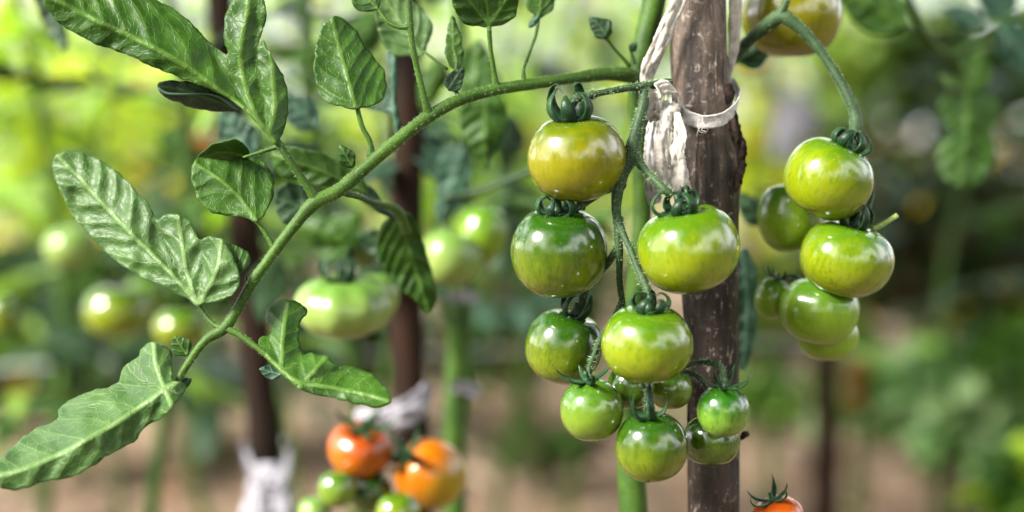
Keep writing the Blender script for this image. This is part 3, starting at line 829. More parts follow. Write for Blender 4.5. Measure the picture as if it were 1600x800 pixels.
px_leaf(stalk, [(722, 168), (750, 160), (788, 158), (790, 190), (782, 220), (766, 250), (758, 266), (744, 250), (728, 222), (718, 196)],
        [[(760, 160), (758, 210), (758, 260)]], .80, 'leaf', gx=.0, gy=.01, seed=28, puff=3, ruffle=4, spacing=26, curl=8, label='blurred leaflet hanging below the stalk between stake and top tomato')
px_leaf(stalk, [(684, 250), (706, 226), (728, 232), (738, 262), (730, 300), (712, 330), (690, 350), (680, 330), (682, 290)],
        [[(722, 236), (706, 290), (690, 342)]], .86, 'leaf_blue', seed=29, puff=3, ruffle=4, spacing=26, label='bluish blurred leaflet right of the reddish stake')
simple_leaf(stalk, (740, 140), (748, 60), 60, .82, 'leaf', seed=31, spacing=22)
simple_leaf(stalk, (500, 200), (440, 150), 50, .80, 'leaf_blue', seed=32, spacing=22)
simple_leaf(stalk, (395, 250), (345, 170), 60, .78, 'leaf_blue', seed=33, spacing=22)
simple_leaf(stalk, (640, 400), (560, 366), 60, .80, 'leaf_dark', seed=34, spacing=22)
rs = random.Random(91)
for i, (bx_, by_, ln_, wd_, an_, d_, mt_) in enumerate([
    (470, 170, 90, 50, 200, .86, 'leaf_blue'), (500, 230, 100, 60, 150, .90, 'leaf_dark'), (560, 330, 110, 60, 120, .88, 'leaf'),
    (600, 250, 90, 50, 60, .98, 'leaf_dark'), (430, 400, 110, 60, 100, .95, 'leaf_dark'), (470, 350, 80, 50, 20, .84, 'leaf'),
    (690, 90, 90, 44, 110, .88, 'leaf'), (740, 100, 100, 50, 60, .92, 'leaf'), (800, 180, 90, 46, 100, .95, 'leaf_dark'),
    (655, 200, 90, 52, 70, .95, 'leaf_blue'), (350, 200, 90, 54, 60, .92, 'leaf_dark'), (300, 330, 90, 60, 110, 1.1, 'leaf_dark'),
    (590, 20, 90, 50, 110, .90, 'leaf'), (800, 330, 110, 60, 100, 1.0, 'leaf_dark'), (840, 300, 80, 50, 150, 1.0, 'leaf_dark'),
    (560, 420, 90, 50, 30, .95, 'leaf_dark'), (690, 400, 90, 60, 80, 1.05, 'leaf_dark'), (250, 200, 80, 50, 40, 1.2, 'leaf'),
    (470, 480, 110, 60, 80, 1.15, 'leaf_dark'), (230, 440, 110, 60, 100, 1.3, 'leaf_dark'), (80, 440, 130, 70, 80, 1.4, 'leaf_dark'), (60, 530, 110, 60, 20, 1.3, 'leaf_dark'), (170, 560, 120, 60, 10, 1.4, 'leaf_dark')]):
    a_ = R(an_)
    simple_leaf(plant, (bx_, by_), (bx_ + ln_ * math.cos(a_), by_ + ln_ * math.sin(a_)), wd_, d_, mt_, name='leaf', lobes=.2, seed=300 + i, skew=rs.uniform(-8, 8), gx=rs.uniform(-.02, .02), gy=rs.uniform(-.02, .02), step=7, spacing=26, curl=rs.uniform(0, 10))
mb = MB()
px_tube(mb, [(690, 312, .86, 5), (740, 300, .86, 6), (790, 284, .85, 6), (840, 262, .84, 5), (880, 240, .82, 4)], n=8, seg=4)
mb.build('side_stalk', M['truss'], plant)

# truss that carries the front tomatoes
mb = MB()
px_tube(mb, [(1047, 128, .679, 6), (1043, 129, .678, 7), (1022, 133, .672, 7), (1000, 135, .668, 6.5), (965, 140, .664, 5.5), (930, 147, .660, 5.5), (902, 154, .658, 6), (893, 166, .658, 6)], n=12, seg=6)
px_tube(mb, [(1008, 132, .670, 7), (1006, 160, .667, 8), (998, 190, .665, 8.5), (990, 222, .664, 10), (984, 246, .664, 12), (972, 272, .663, 11), (965, 300, .662, 9), (963, 325, .662, 7.5), (965, 350, .662, 7), (967, 385, .662, 6.5), (968, 410, .664, 5.5), (968, 440, .668, 5), (972, 470, .672, 5), (975, 505, .680, 5)], n=12, seg=6)
px_tube(mb, [(986, 240, .664, 10), (1000, 256, .660, 7), (1018, 276, .656, 6), (1036, 294, .652, 6.5), (1050, 306, .652, 7)], n=10, seg=6)
px_tube(mb, [(968, 288, .662, 9), (945, 298, .662, 6.5), (922, 312, .664, 6), (902, 324, .666, 6.5), (884, 332, .668, 7)], n=10, seg=6)
px_tube(mb, [(965, 345, .662, 7), (976, 370, .658, 5.5), (990, 402, .654, 5.5), (1002, 432, .650, 5.5), (1014, 458, .647, 6.5), (1018, 474, .646, 7)], n=10, seg=6)
px_tube(mb, [(966, 385, .662, 6), (952, 408, .668, 6), (934, 428, .674, 6), (918, 446, .680, 6), (910, 466, .684, 7)], n=10, seg=6)
px_tube(mb, [(972, 470, .672, 5), (958, 500, .672, 4.5), (940, 528, .668, 4.5), (928, 556, .662, 4.5), (920, 580, .657, 4.5), (924, 594, .656, 5)], n=8, seg=6)
px_tube(mb, [(975, 500, .680, 5), (985, 540, .690, 4), (1040, 572, .684, 4), (1070, 580, .670, 4), (1095, 592, .662, 4), (1106, 610, .662, 3)], n=8, seg=5)
px_tube(mb, [(1066, 574, .672, 4), (1082, 568, .662, 4), (1104, 566, .652, 4), (1122, 570, .648, 4.5), (1131, 586, .645, 5), (1131, 602, .645, 5)], n=8, seg=5)
px_tube(mb, [(980, 540, .69, 4), (1000, 580, .675, 4), (1010, 615, .660, 4), (1014, 645, .650, 4.5)], n=8, seg=5)
for (x_, y_, d_, r_) in [(926, 148, .660, 7.5), (1020, 279, .656, 8), (908, 321, .665, 8), (1005, 440, .650, 7.5), (924, 440, .677, 8), (938, 532, .668, 6), (1108, 566, .652, 6), (986, 246, .664, 14), (966, 345, .662, 9), (968, 288, .662, 11), (1008, 136, .670, 9.5)]:
    blob(mb, at(x_, y_, d_), r_ * K * d_, int(x_), .35, (1, 1, 1), 12)
truss = mb.build('truss', M['truss'], plant)

# fine hairs on truss and stems
def hairs(me_obj, n, length, thick, name, parent, seed=0):
    rs = random.Random(seed)
    me = me_obj.data
    off = origin_of(me_obj)
    polys = me.polygons
    areas = np.array([p.area for p in polys]); cum = np.cumsum(areas); cum /= cum[-1]
    mb = MB()
    for _ in range(n):
        p = polys[int(np.searchsorted(cum, rs.random()))]
        vs_ = [me.vertices[i].co for i in p.vertices]
        wts = [rs.random() for _ in vs_]; sw = sum(wts)
        c = sum((v * (a / sw) for v, a in zip(vs_, wts)), Vector()) + off
        nr = (p.normal + Vector((rs.uniform(-.5, .5), rs.uniform(-.5, .5), rs.uniform(-.5, .5)))).normalized()
        if (c - Vector((0, 0, CAM_H))).length > 0.9: continue
        s = nr.orthogonal().normalized() * thick
        b = nr.cross(s)
        tip = c + nr * length * rs.uniform(.5, 1.2)
        c = c - nr * 0.0002
        mb.add([c + s, c - s * .5 + b * .87, c - s * .5 - b * .87, tip], [(0, 1, 3), (1, 2, 3), (2, 0, 3)])
    o = mb.build(name, M['hair'], parent, smooth=False)
    o['kind'] = 'stuff'
    return o
hairs(truss, 4200, .0019, .00008, 'stem_hairs', truss, 1)
hairs(stalk, 4200, .0012, .00006, 'stem_hairs', stalk, 2)

# ------------------------------------------------------------------ weathered stake
stake = thing('wooden_stake', (at(1115, 800, .70).x, at(1115, 800, .70).y, 0), 'weathered grey-brown bark stake in sharp focus behind the tomatoes, a cloth strip tied round it', 'stake')
prof = [(1100, -420, 40), (1095, -150, 42), (1093, 0, 42), (1092, 65, 45), (1095, 130, 46), (1100, 200, 48), (1105, 260, 49), (1107, 330, 47), (1108, 400, 46), (1110, 464, 44), (1113, 560, 40), (1115, 680, 40), (1115, 800, 40), (1118, 1100, 40), (1120, 1500, 41), (1122, 1900, 42)]
S = catmull([(x, y, h) for x, y, h in prof], 14)
V, F = [], []
NS = 40
for i, (x, y, h) in enumerate(S):
    c = at(x, y, .702)
    r = h * K * .70
    for k in range(NS):
        a = 2 * math.pi * k / NS
        q = Vector((math.cos(a) * 2.2, math.sin(a) * 2.2, c.z * 14))
        rr_ = r * (1 + .05 * noise.noise(q) + .03 * noise.noise(q * 3) + .018 * noise.noise(Vector((math.cos(a) * 9, math.sin(a) * 9, c.z * 20))))
        # scar with torn bark on the right hand side, below the tie
        fr_ = math.exp(-((y - 243) / 42.0) ** 2) * math.exp(-(((a + .35 + math.pi) % (2 * math.pi) - math.pi) / .75) ** 2)
        rr_ += r * fr_ * (.20 + .16 * noise.noise(q * 6))
        fr2 = math.exp(-((y - 146) / 13.0) ** 2) * math.exp(-(((a + .75 + math.pi) % (2 * math.pi) - math.pi) / .3) ** 2)
        rr_ += r * .10 * fr2
        V.append(c + Vector((math.cos(a) * rr_, math.sin(a) * rr_, 0)))
for i in range(len(S) - 1):
    for k in range(NS):
        a, b = i * NS + k, i * NS + (k + 1) % NS
        F.append((a, a + NS, b + NS, b))
F.append(tuple(range(NS)))
mb = MB(); mb.add(V, F)
mb.build('shaft', M['bark'], stake)

mb = MB(); rs = random.Random(4)
blob(mb, at(1136, 147, .691), .0036, 2, .5, (1, .45, 1.3), 14)
mb.build('knot', M['bark_flake'], stake)
mb = MB()
px_tube(mb, [(1150, 688, .70, 5), (1158, 684, .698, 4), (1164, 679, .697, 6), (1170, 680, .697, 3)], n=8, seg=3, wob=.5, wsc=400)
mb.build('twig_stub', M['bark_flake'], stake)
for i in range(9):      # long split strips of bark standing proud of the shaft
    x0 = rs.choice([1078, 1086, 1097, 1118, 1128, 1138]) + rs.uniform(-3, 3); y0 = rs.uniform(470, 760) if i % 2 else rs.uniform(20, 420)
    ln = rs.uniform(30, 90); dd = .702 - .0132 * math.sqrt(max(.05, 1 - ((x0 - 1108) / 44) ** 2)) - .0002
    mb = MB()
    px_tube(mb, [(x0, y0, dd, .4), (x0 + rs.uniform(-1, 1), y0 + ln * .4, dd - .0003, rs.uniform(1.2, 2.2)), (x0 + rs.uniform(-2, 2), y0 + ln * .7, dd - .0002, rs.uniform(1, 2)), (x0 + rs.uniform(-2, 2), y0 + ln, dd, .4)], n=6, seg=4, wob=.6, wsc=600)
    mb.build('bark_strip', M['bark_flake'] if i % 3 else M['bark'], stake)
mb = MB()
px_tube(mb, [(1152, 640, .70, 2.5), (1166, 634, .699, 2), (1173, 627, .698, .6)], n=6, seg=3)
mb.build('thorn', M['bark_flake'], stake)
for i in range(24):     # torn bark flakes along the scar
    y = 192 + i * 4.3 + rs.uniform(-3, 3)
    x = 1147 + 13 * math.sin(math.pi * (y - 190) / 105) * rs.uniform(.5, 1.15)
    c = at(x, y, .689 + rs.uniform(-.001, .008))
    mb = MB()
    pts = [c + Vector((rs.uniform(-.001, .001), rs.uniform(-.001, .001), dz)) for dz in (-.0055, -.002, .002, .0055)]
    wd = rs.uniform(.0010, .0021)
    sweep(mb, [Vector(p) for p in catmull([tuple(p) for p in pts], 3)], [wd * a for a in (.15, .6, .8, 1, 1.1, .9, .8, .6, .4, .1)], [wd * .5 * a for a in (.15, .6, .8, 1, 1.1, .9, .8, .6, .4, .1)], side=Vector((1, -.6, 0)), n=7, wob=.7, wsc=500)
    mb.build('bark_flake', M['bark_flake'], stake)

# ------------------------------------------------------------------ cloth tie
tie = thing('cloth_tie', at(1045, 150, .68), 'cream frayed cloth strip knotted round the weathered stake, its tails hanging left of it', 'cloth tie')

def ribbon(pathpx, name, mat, parent, side_px=None, seed=0, fold=0.25, waves=2.0, ragged=0.06, nseg=10, nu=14, bulge=0.3):
    """pathpx: (px, py, d, halfwidth_px, (sx, sy, sd)) side vector of the width in px/px/px-depth"""
    A = catmull([(p[0], p[1], p[2], p[3], *p[4]) for p in pathpx], nseg)
    rs = random.Random(seed)
    V, F = [], []
    m = len(A)
    ctrs = [at(a[0], a[1], a[2]) for a in A]
    for i, a in enumerate(A):
        k = K * a[2]
        t = (ctrs[min(i + 1, m - 1)] - ctrs[max(i - 1, 0)]).normalized()
        s = Vector((a[4], a[6], -a[5])).normalized()
        s = (s - t * s.dot(t)).normalized()
        nn = t.cross(s)
        hw = a[3] * k
        for j in range(nu + 1):
            u = j / nu * 2 - 1
            e = 1.0
            if j in (0, nu): e = 1 + ragged * rs.uniform(-1, 1)
            off = bulge * hw * (1 - u * u) + fold * hw * (noise.noise(Vector((u * waves, i * .12, seed * 7.7))) + .45 * noise.noise(Vector((u * waves * 3, i * .3, seed * 3.3))))
            V.append(ctrs[i] + s * (u * hw * e) + nn * off)
    for i in range(m - 1):
        for j in range(nu):
            q = i * (nu + 1) + j
            F.append((q, q + 1, q + nu + 2, q + nu + 1))
    mb = MB(); mb.add(V, F)
    o = mb.build(name, M[mat], parent)
    add_solid(o, .0007)
    return o, V, nu

H = (1, 0, 0)
o, Vl, nul = ribbon([(1074, -60, .683, 13, (1, .2, .1)), (1061, 0, .683, 12, (1, .3, .1)), (1043, 42, .684, 12, (1, .4, .1)), (1028, 76, .687, 12, (1, .4, .2)), (1015, 104, .691, 13, (1, .3, .2)), (1009, 130, .694, 9, (1, .1, .3)), (1006, 158, .70, 5, (1, 0, .4)), (1012, 185, .705, 5, (1, 0, .4))], 'strip', 'cloth', tie, seed=1, fold=.5, waves=1.6)
ribbon([(1148, -60, .702, 11, (1, 0, .4)), (1149, 0, .702, 10.5, (1, 0, .4)), (1148, 40, .703, 10, (1, 0, .3)), (1146, 80, .705, 8, (1, 0, .4)), (1142, 108, .707, 4, (1, 0, .5)), (1138, 128, .712, 4, (1, 0, .6))], 'strip', 'cloth', tie, seed=2, fold=.3)
band, Vb, nub = ribbon([(1046, 158, .686, 6, (0.2, 1, 0)), (1056, 170, .682, 9, (.1, 1, 0)), (1076, 184, .679, 10, (0, 1, .1)), (1100, 191, .678, 10, (0, 1, .1)), (1124, 188, .680, 10, (0, 1, .1)), (1143, 176, .686, 10, (-.1, 1, .1)), (1154, 158, .694, 10, (-.3, 1, .1)), (1153, 142, .704, 7, (-.2, 1, .2)), (1142, 128, .720, 7, (0, 1, 0)), (1110, 122, .728, 7, (0, 1, 0)), (1070, 128, .724, 7, (0, 1, 0)), (1044, 140, .706, 7, (0, 1, 0)), (1040, 152, .690, 6, (0.2, 1, 0))], 'band', 'cloth_grey', tie, seed=3, fold=.3, waves=1.2, nseg=8, nu=8)
ribbon([(1024, 190, .677, 9, (1, .1, 0)), (1020, 168, .671, 13, (1, .05, .1)), (1022, 148, .669, 13, (1, -.5, .1)), (1034, 137, .670, 12, (.4, -1, .3)), (1048, 138, .673, 9, (-.2, -1, .4)), (1056, 150, .676, 7, (-1, -.4, .4)), (1056, 168, .679, 7, (-1, 0, .4)), (1052, 182, .682, 7, (-1, 0, .4))], 'loop', 'cloth', tie, seed=4, fold=.3, nseg=8)
ribbon([(1042, 160, .677, 7, H), (1040, 180, .671, 9, (1, .1, .3)), (1038, 205, .669, 11, (1, .1, .5)), (1034, 235, .668, 12, (1, -.1, .4)), (1036, 262, .670, 12, (1, 0, .3)), (1038, 292, .673, 14, (1, .1, .2))], 'tail', 'cloth', tie, seed=5, fold=.5, waves=1.1, ragged=.16)
ribbon([(1050, 166, .677, 7, H), (1057, 188, .671, 9, (1, -.1, -.3)), (1062, 212, .669, 11, (1, -.1, -.4)), (1058, 240, .669, 12, (1, 0, -.3)), (1060, 268, .671, 14, (1, 0, -.3)), (1064, 296, .675, 16, (1, -.1, -.2))], 'tail', 'cloth', tie, seed=6, fold=.5, waves=1.0, ragged=.1)
ribbon([(1028, 176, .688, 6, H), (1020, 200, .688, 9, H), (1018, 230, .687, 11, H), (1019, 262, .688, 12, H), (1021, 300, .690, 12, H), (1024, 318, .691, 9, H)], 'tail', 'cloth_grey', tie, seed=7, fold=.5, ragged=.1)  # back tail, its shadow given by the greyer cloth colour
mb = MB(); blob(mb, at(1052, 170, .674), 1.0, 5, .35, (.0034, .0026, .0030), 18)
mb.build('knot', M['cloth'], tie)
# loose threads
mb = MB(); rs = random.Random(9)
def thread(pts, r=.35): px_tube(mb, [(p[0], p[1], p[2], r) for p in pts], n=5, seg=5, wob=0)
thread([(1092, 186, .674), (1090, 196, .673), (1094, 206, .673), (1103, 208, .674)], .7)
thread([(1098, 184, .674), (1096, 195, .673), (1091, 204, .673), (1088, 214, .674)], .7)
thread([(1098, 186, .674), (1100, 197, .673), (1096, 203, .673), (1105, 206, .673)], .6)
for i in range(70):
    u = rs.random()
    if i < 26: x, y, d = 1026 + 3 * math.sin(i), 172 + i * 4.4, .667
    elif i < 45: x, y, d = 1046 + 4 * math.sin(i * 2), 180 + (i - 26) * 5, .666
    else: x, y, d = 1050 + (i - 45) * 3.6, 182 + 9 * math.sin(math.pi * (i - 45) / 25) + rs.uniform(-8, 8), .675
    a = rs.uniform(0, 6.28); L = rs.uniform(3, 9)
    thread([(x, y, d), (x + L * .5 * math.cos(a), y + L * .5 * math.sin(a) + 1, d), (x + L * math.cos(a + .6), y + L * math.sin(a + .6) + 2, d)], rs.uniform(.18, .32))
o = mb.build('threads', M['cloth'], tie); o['kind'] = 'stuff'

# ------------------------------------------------------------------ plant right of the stake
plantR = thing('tomato_plant', (at(1260, 400, .76).x, at(1260, 400, .80).y, 0), 'tomato plant behind the stake carrying the truss of tomatoes on the right', 'tomato plant')
mb = MB()
px_tube(mb, [(1120, 140, .735, 8), (1145, 92, .726, 9), (1172, 62, .716, 9.5), (1200, 38, .706, 11), (1222, 26, .700, 11), (1250, 44, .698, 9), (1276, 72, .696, 8), (1300, 106, .693, 7.5), (1320, 140, .690, 8), (1333, 170, .688, 9), (1338, 192, .687, 10), (1335, 214, .687, 9)], n=12, seg=6)
px_tube(mb, [(1218, 26, .700, 9), (1226, 8, .698, 6), (1236, -14, .697, 6), (1240, -40, .70, 6)], n=8, seg=4)
px_tube(mb, [(1336, 210, .689, 5), (1352, 260, .71, 5), (1362, 300, .705, 5), (1352, 335, .697, 6), (1345, 350, .695, 6)], n=8, seg=4)
px_tube(mb, [(1362, 300, .708, 4), (1320, 380, .73, 4), (1270, 440, .72, 4), (1240, 430, .722, 3), (1222, 434, .722, 3)], n=8, seg=4)
tr2 = mb.build('truss', M['truss'], plantR)
hairs(tr2, 1300, .0015, .00007, 'stem_hairs', tr2, 5)
mb = MB()
px_tube(mb, [(1362, 358, .693, 5), (1380, 350, .690, 4), (1402, 336, .686, 4)], n=8, seg=3)
mb.build('cut_stub', stem_material('stub_pale', (0.30, 0.40, 0.13), (0.22, 0.33, 0.10)), plantR)
mb = MB()
S = catmull([(1120, -300, .80, 12), (1118, 0, .79, 14), (1118, 140, .75, 14), (1118, 500, .78, 16), (1118, 820, .80, 18)], 6)
pts = [at(*p[:3]) for p in S]
pts += [Vector((pts[-1].x, pts[-1].y, .2)), Vector((plantR.location.x - .09, plantR.location.y, -.02))]
sweep(mb, pts, [p[3] * K * p[2] for p in S] + [.008, .009], n=12, wob=.1)
mb.build('stem', M['stem'], plantR)
px_leaf(plantR, [(1152, 395), (1168, 388), (1180, 420), (1184, 470), (1180, 520), (1172, 560), (1160, 580), (1150, 560), (1146, 500), (1146, 430)],
        [[(1160, 392), (1168, 470), (1162, 570)]], .76, 'leaf_blue', name='leaf', seed=41, puff=2, ruffle=4, spacing=24, label='dark bluish leaf hanging behind the right edge of the stake')
bpy.data.objects['leaf'].data.materials[0] = M['leaf_dark']
simple_leaf(plantR, (1150, 96), (1215, 60), 50, .76, 'leaf_dark', name='leaf', seed=42, spacing=24)
simple_leaf(plantR, (1195, 350), (1150, 300), 40, .80, 'leaf_dark', name='leaf', seed=43, spacing=24)

# ------------------------------------------------------------------ generic compound tomato leaf (shared meshes)
def compound_leaf_mesh(name, mat, seed, L=0.20):
    """lies along +x from the origin, drooping; one mesh, stalk plus seven leaflets"""
    rs = random.Random(seed)
    V, F, UV = [], [], []
    def droop(x): return -0.9 * x * x / L * 0.5
    def add_leaflet(bx, by, ang, ln, wd):
        out, rib = ovate((0, 0), (ln, 0), wd, .16, rs.randint(0, 9999))
        P, Fc, S, T, z = flat_leaf(out, rib, step=11, spacing=26, puff=3, ruffle=6, seed=rs.randint(1, 999), crenate=2.2)
        n = len(V)
        tl = rs.uniform(-.4, .4); dr = rs.uniform(.1, .8)
        for (x, y), zz in zip(P, z):
            X, Y, Z = x * .0003, y * .0003, zz * .0003
            Z += -abs(Y) * .25 - dr * X * X / (ln * .0003) + Y * tl
            gx = bx + X * math.cos(ang) - Y * math.sin(ang); gy = by + X * math.sin(ang) + Y * math.cos(ang)
            V.append((gx, gy, Z + droop(bx)))
        for f in Fc: F.append(tuple(i + n for i in f))
        UV.extend([(s / 100, t / 100) for s, t in zip(S, T)])
    add_leaflet(L * .78, 0, 0, 230 * L / .2, 120 * L / .2)
    for k, fx in enumerate((.25, .48, .70)):
        for sgn in (-1, 1):
            a = sgn * rs.uniform(.9, 1.25); sz = (.75, 1.0, .85)[k] * rs.uniform(.85, 1.1) * L / .2
            add_leaflet(L * fx + rs.uniform(-.01, .01), 0, a, 190 * sz, 92 * sz)
    mb = MB()
    pts = [Vector((L * .85 * t, 0, droop(L * .85 * t))) for t in [i / 8 for i in range(9)]]
    sweep(mb, pts, [.0022 - .0012 * i / 8 for i in range(9)], n=6)
    n = len(V); V += mb.v; F += [tuple(i + n for i in f) for f in mb.f]; UV += [(0, 0)] * len(mb.v)
    me = bpy.data.meshes.new(name)
    me.from_pydata(V, [], F)
    uvl = me.uv_layers.new(name='UVMap')
    li = np.zeros(len(me.loops), dtype=np.int32); me.loops.foreach_get('vertex_index', li)
    uvl.data.foreach_set('uv', np.array(UV)[li].ravel())
    me.polygons.foreach_set('use_smooth', [True] * len(me.polygons))
    me.materials.append(M[mat])
    return me
M['leaf_limeish'] = leaf_material('leaf_lime', (0.20, 0.33, 0.04), (0.13, 0.26, 0.03), (0.26, 0.4, 0.1), .35)
LM = [compound_leaf_mesh('compound_leaf', mt, s) for s, mt in enumerate(['leaf', 'leaf_dark', 'leaf', 'leaf_blue', 'leaf_limeish', 'leaf_limeish'])]

def put_leaf(parent, loc, az, el, scale=1.0, kind=0, roll=0.0):
    o = link_mesh('leaf', LM[kind], parent)
    o.location = Vector(loc) - origin_of(parent)
    o.rotation_euler = Euler((roll, -el, az), 'XYZ')
    o.scale = (scale,) * 3
    return o

def staked_plant(px, d, label, leaves, group=None, top=1.25, seed=0, stem_r=.007, kinds=(0, 1, 2), zr=(.25, 1.2), sc=(.7, 1.1), lean=0.0, skip=None):
    rs = random.Random(seed)
    b = at(px, 400, d); base = Vector((b.x, b.y, 0))
    t = thing('tomato_plant', base, label, 'tomato plant', group)
    mb = MB()
    pts = [(base.x + .02 * math.sin(k * 1.7 + seed) + lean * k / 6, base.y + .02 * math.cos(k * 1.3 + seed), -.02 + (top + .02) * k / 6) for k in range(7)]
    S = catmull(pts, 4)
    sweep(mb, [Vector(p) for p in S], [stem_r * (1 - .5 * i / len(S)) for i in range(len(S))], n=10, wob=.1)
    mb.build('stem', M['stem'], t)
    a = rs.uniform(0, 6)
    for i in range(leaves):
        z = zr[0] + (zr[1] - zr[0]) * (i + rs.random()) / leaves
        k = min(len(S) - 1, int(z / top * len(S)))
        a += 2.4 + rs.uniform(-.4, .4)
        q = Vector((S[k][0], S[k][1], z))
        put_leaf(t, q, a, rs.uniform(-.2, .7), rs.uniform(*sc), rs.choice(kinds), rs.uniform(-.3, .3))
    return t

# ------------------------------------------------------------------ background stakes
def bg_stake(line, r, name_label, seed, mat='bark_bg', top=-300):
    c0 = at(*line[-1][:3])
    t = thing('wooden_stake', (c0.x, c0.y, 0), name_label, 'stake')
    mb = MB()
    S = catmull([(x, y, d, rr) for x, y, d, rr in line], 8)
    pts = [at(*p[:3]) for p in S]; rad = [p[3] * K * p[2] for p in S]
    pts.append(Vector((c0.x, c0.y, -.03))); rad.append(rad[-1])
    sweep(mb, pts, rad, n=14, wob=.16, wsc=30)
    mb.build('shaft', M[mat], t)
    return t
bg_stake([(628, -300, .92, 24), (632, 0, .92, 25), (636, 200, .92, 25), (634, 400, .92, 24), (637, 560, .92, 25), (645, 700, .92, 26), (648, 850, .92, 26)], .01, 'blurred reddish-brown stake behind the long leaf, white cloth round it low down', 1)
bg_stake([(322, -300, 1.05, 21), (343, 0, 1.05, 22), (365, 200, 1.05, 24), (385, 380, 1.05, 26), (402, 560, 1.05, 26), (414, 700, 1.05, 27), (418, 830, 1.05, 27)], .01, 'blurred dark leaning stake on the left with a white cloth bow low down', 2)
bg_stake([(1286, 380, 1.9, 20), (1288, 480, 1.9, 21), (1290, 560, 1.9, 22), (1292, 680, 1.9, 22)], .01, 'short dark stake in the soil far behind the right-hand truss', 3)

def cloth_bundle(name_label, px, py, d, w_, h_, tails, seed, band=None, group='white cloth ties in the background'):
    t = thing('cloth_tie', at(px, py, d), name_label, 'cloth tie', group)
    mb = MB()
    blob(mb, at(px, py, d), 1.0, seed, .3, (w_ * K * d, w_ * K * d * .55, h_ * K * d), 18)
    mb.build('knot', M['cloth_white'], t)
    for tl in tails:
        ribbon(tl, 'tail', 'cloth_white', t, seed=seed + 1, fold=.4)
    return t
cloth_bundle('white cloth bow on the dark leaning stake at the bottom left', 420, 760, 1.01, 34, 36,
             [[(408, 760, .99, 12, H), (396, 738, 1.00, 8, H), (386, 712, 1.03, 4, H), (384, 694, 1.06, 4, (.6, .6, 0)), (400, 684, 1.085, 5, (0, 1, 0)), (430, 684, 1.085, 5, (0, 1, 0)), (448, 694, 1.06, 4, (-.5, .6, 0)), (450, 712, 1.03, 4, H), (444, 738, 1.0, 8, H), (432, 760, .99, 12, H)],
              [(410, 765, .985, 16, H), (402, 790, .985, 22, H), (398, 820, .985, 24, H), (400, 850, .985, 20, H)], [(432, 765, .985, 14, H), (440, 790, .985, 17, H), (444, 822, .985, 15, H)]], 3)
cloth_bundle('white cloth wound round the reddish stake above the orange tomatoes', 640, 642, .885, 22, 11,
             [[(668, 606, .90, 12, (0.3, 1, 0)), (652, 632, .885, 20, (.3, 1, 0)), (622, 650, .88, 22, (.3, 1, 0)), (590, 652, .885, 14, (.2, 1, 0)), (560, 648, .895, 12, (0, 1, 0))], [(600, 650, .88, 14, H), (575, 652, .885, 12, (0, 1, 0)), (556, 650, .89, 8, (0, 1, 0))]], 5)
cloth_bundle('pale cloth tie on the thick green stem right of the reddish stake', 722, 464, .955, 24, 9, [[(700, 462, .94, 6, (0, 1, 0)), (725, 464, .935, 8, (0, 1, 0)), (750, 466, .94, 5, (0, 1, 0))]], 6)
cloth_bundle('small pale tie lower on the same thick green stem', 728, 608, .955, 24, 9, [[(704, 600, .94, 6, (0, 1, 0)), (728, 606, .935, 9, (0, 1, 0)), (746, 620, .94, 8, (0, 1, 0))]], 7)
cloth_bundle('white cloth scrap far behind, right of the stake top', 1242, 190, 1.9, 38, 40, [[(1230, 150, 1.88, 20, H), (1235, 200, 1.88, 30, H), (1225, 250, 1.88, 22, H)]], 8)

# thick green stem right of the reddish stake and its plant
pm = thing('tomato_plant', (at(716, 700, .96).x, at(716, 700, .96).y, 0), 'blurred plant with a thick pale green stem right of the reddish stake', 'tomato plant')
mb = MB()
S = catmull([(712, -200, .97, 10), (722, 100, .97, 11), (728, 300, .965, 13), (722, 460, .96, 17), (716, 560, .96, 19), (710, 700, .96, 18), (712, 860, .96, 18)], 6)
pts = [at(*p[:3]) for p in S] + [Vector((pm.location.x, pm.location.y, -.02))]
sweep(mb, pts, [p[3] * K * p[2] for p in S] + [.009], n=12, wob=.1)
px_tube(mb, [(690, 470, .96, 5), (704, 520, .955, 5), (716, 570, .955, 6)], n=8)
mb.build('stem', M['stem'], pm)
rs = random.Random(12)
for i in range(7):
    put_leaf(pm, at(rs.uniform(700, 740), rs.uniform(-80, 330), .98), rs.uniform(0, 6.28), rs.uniform(-.1, .6), rs.uniform(.5, .8), rs.choice((0, 3, 1)))

# plant that carries the far right blurred leaves
pr = thing('tomato_plant', (at(1640, 400, 1.0).x, at(1640, 400, 1.0).y, 0), 'blurred plant reaching in from the right edge with a hanging lobed leaf', 'tomato plant')
mb = MB()
px_tube(mb, [(1400, -60, .86, 6), (1420, 0, .87, 7), (1440, 45, .88, 7), (1468, 80, .90, 8), (1495, 96, .91, 8), (1512, 130, .91, 6), (1510, 160, .91, 5)], n=8, seg=4)
px_tube(mb, [(1484, 88, .90, 6), (1515, 72, .91, 6), (1545, 50, .93, 6), (1600, 20, .96, 8), (1660, 0, 1.0, 9)], n=8, seg=4)
px_tube(mb, [(1452, 66, .89, 4), (1420, 40, .87, 4), (1390, 15, .86, 4)], n=8, seg=4)
mb.build('leaf_stalk', M['stem'], pr)
mb = MB()
c0 = pr.location
sweep(mb, [Vector((c0.x, c0.y, -.02)), Vector((c0.x + .01, c0.y, .3)), Vector((c0.x - .01, c0.y, .6)), Vector((c0.x, c0.y, .9)), Vector((c0.x, c0.y, 1.2))], [.009, .009, .008, .007, .005], n=10)
mb.build('stem', M['stem'], pr)
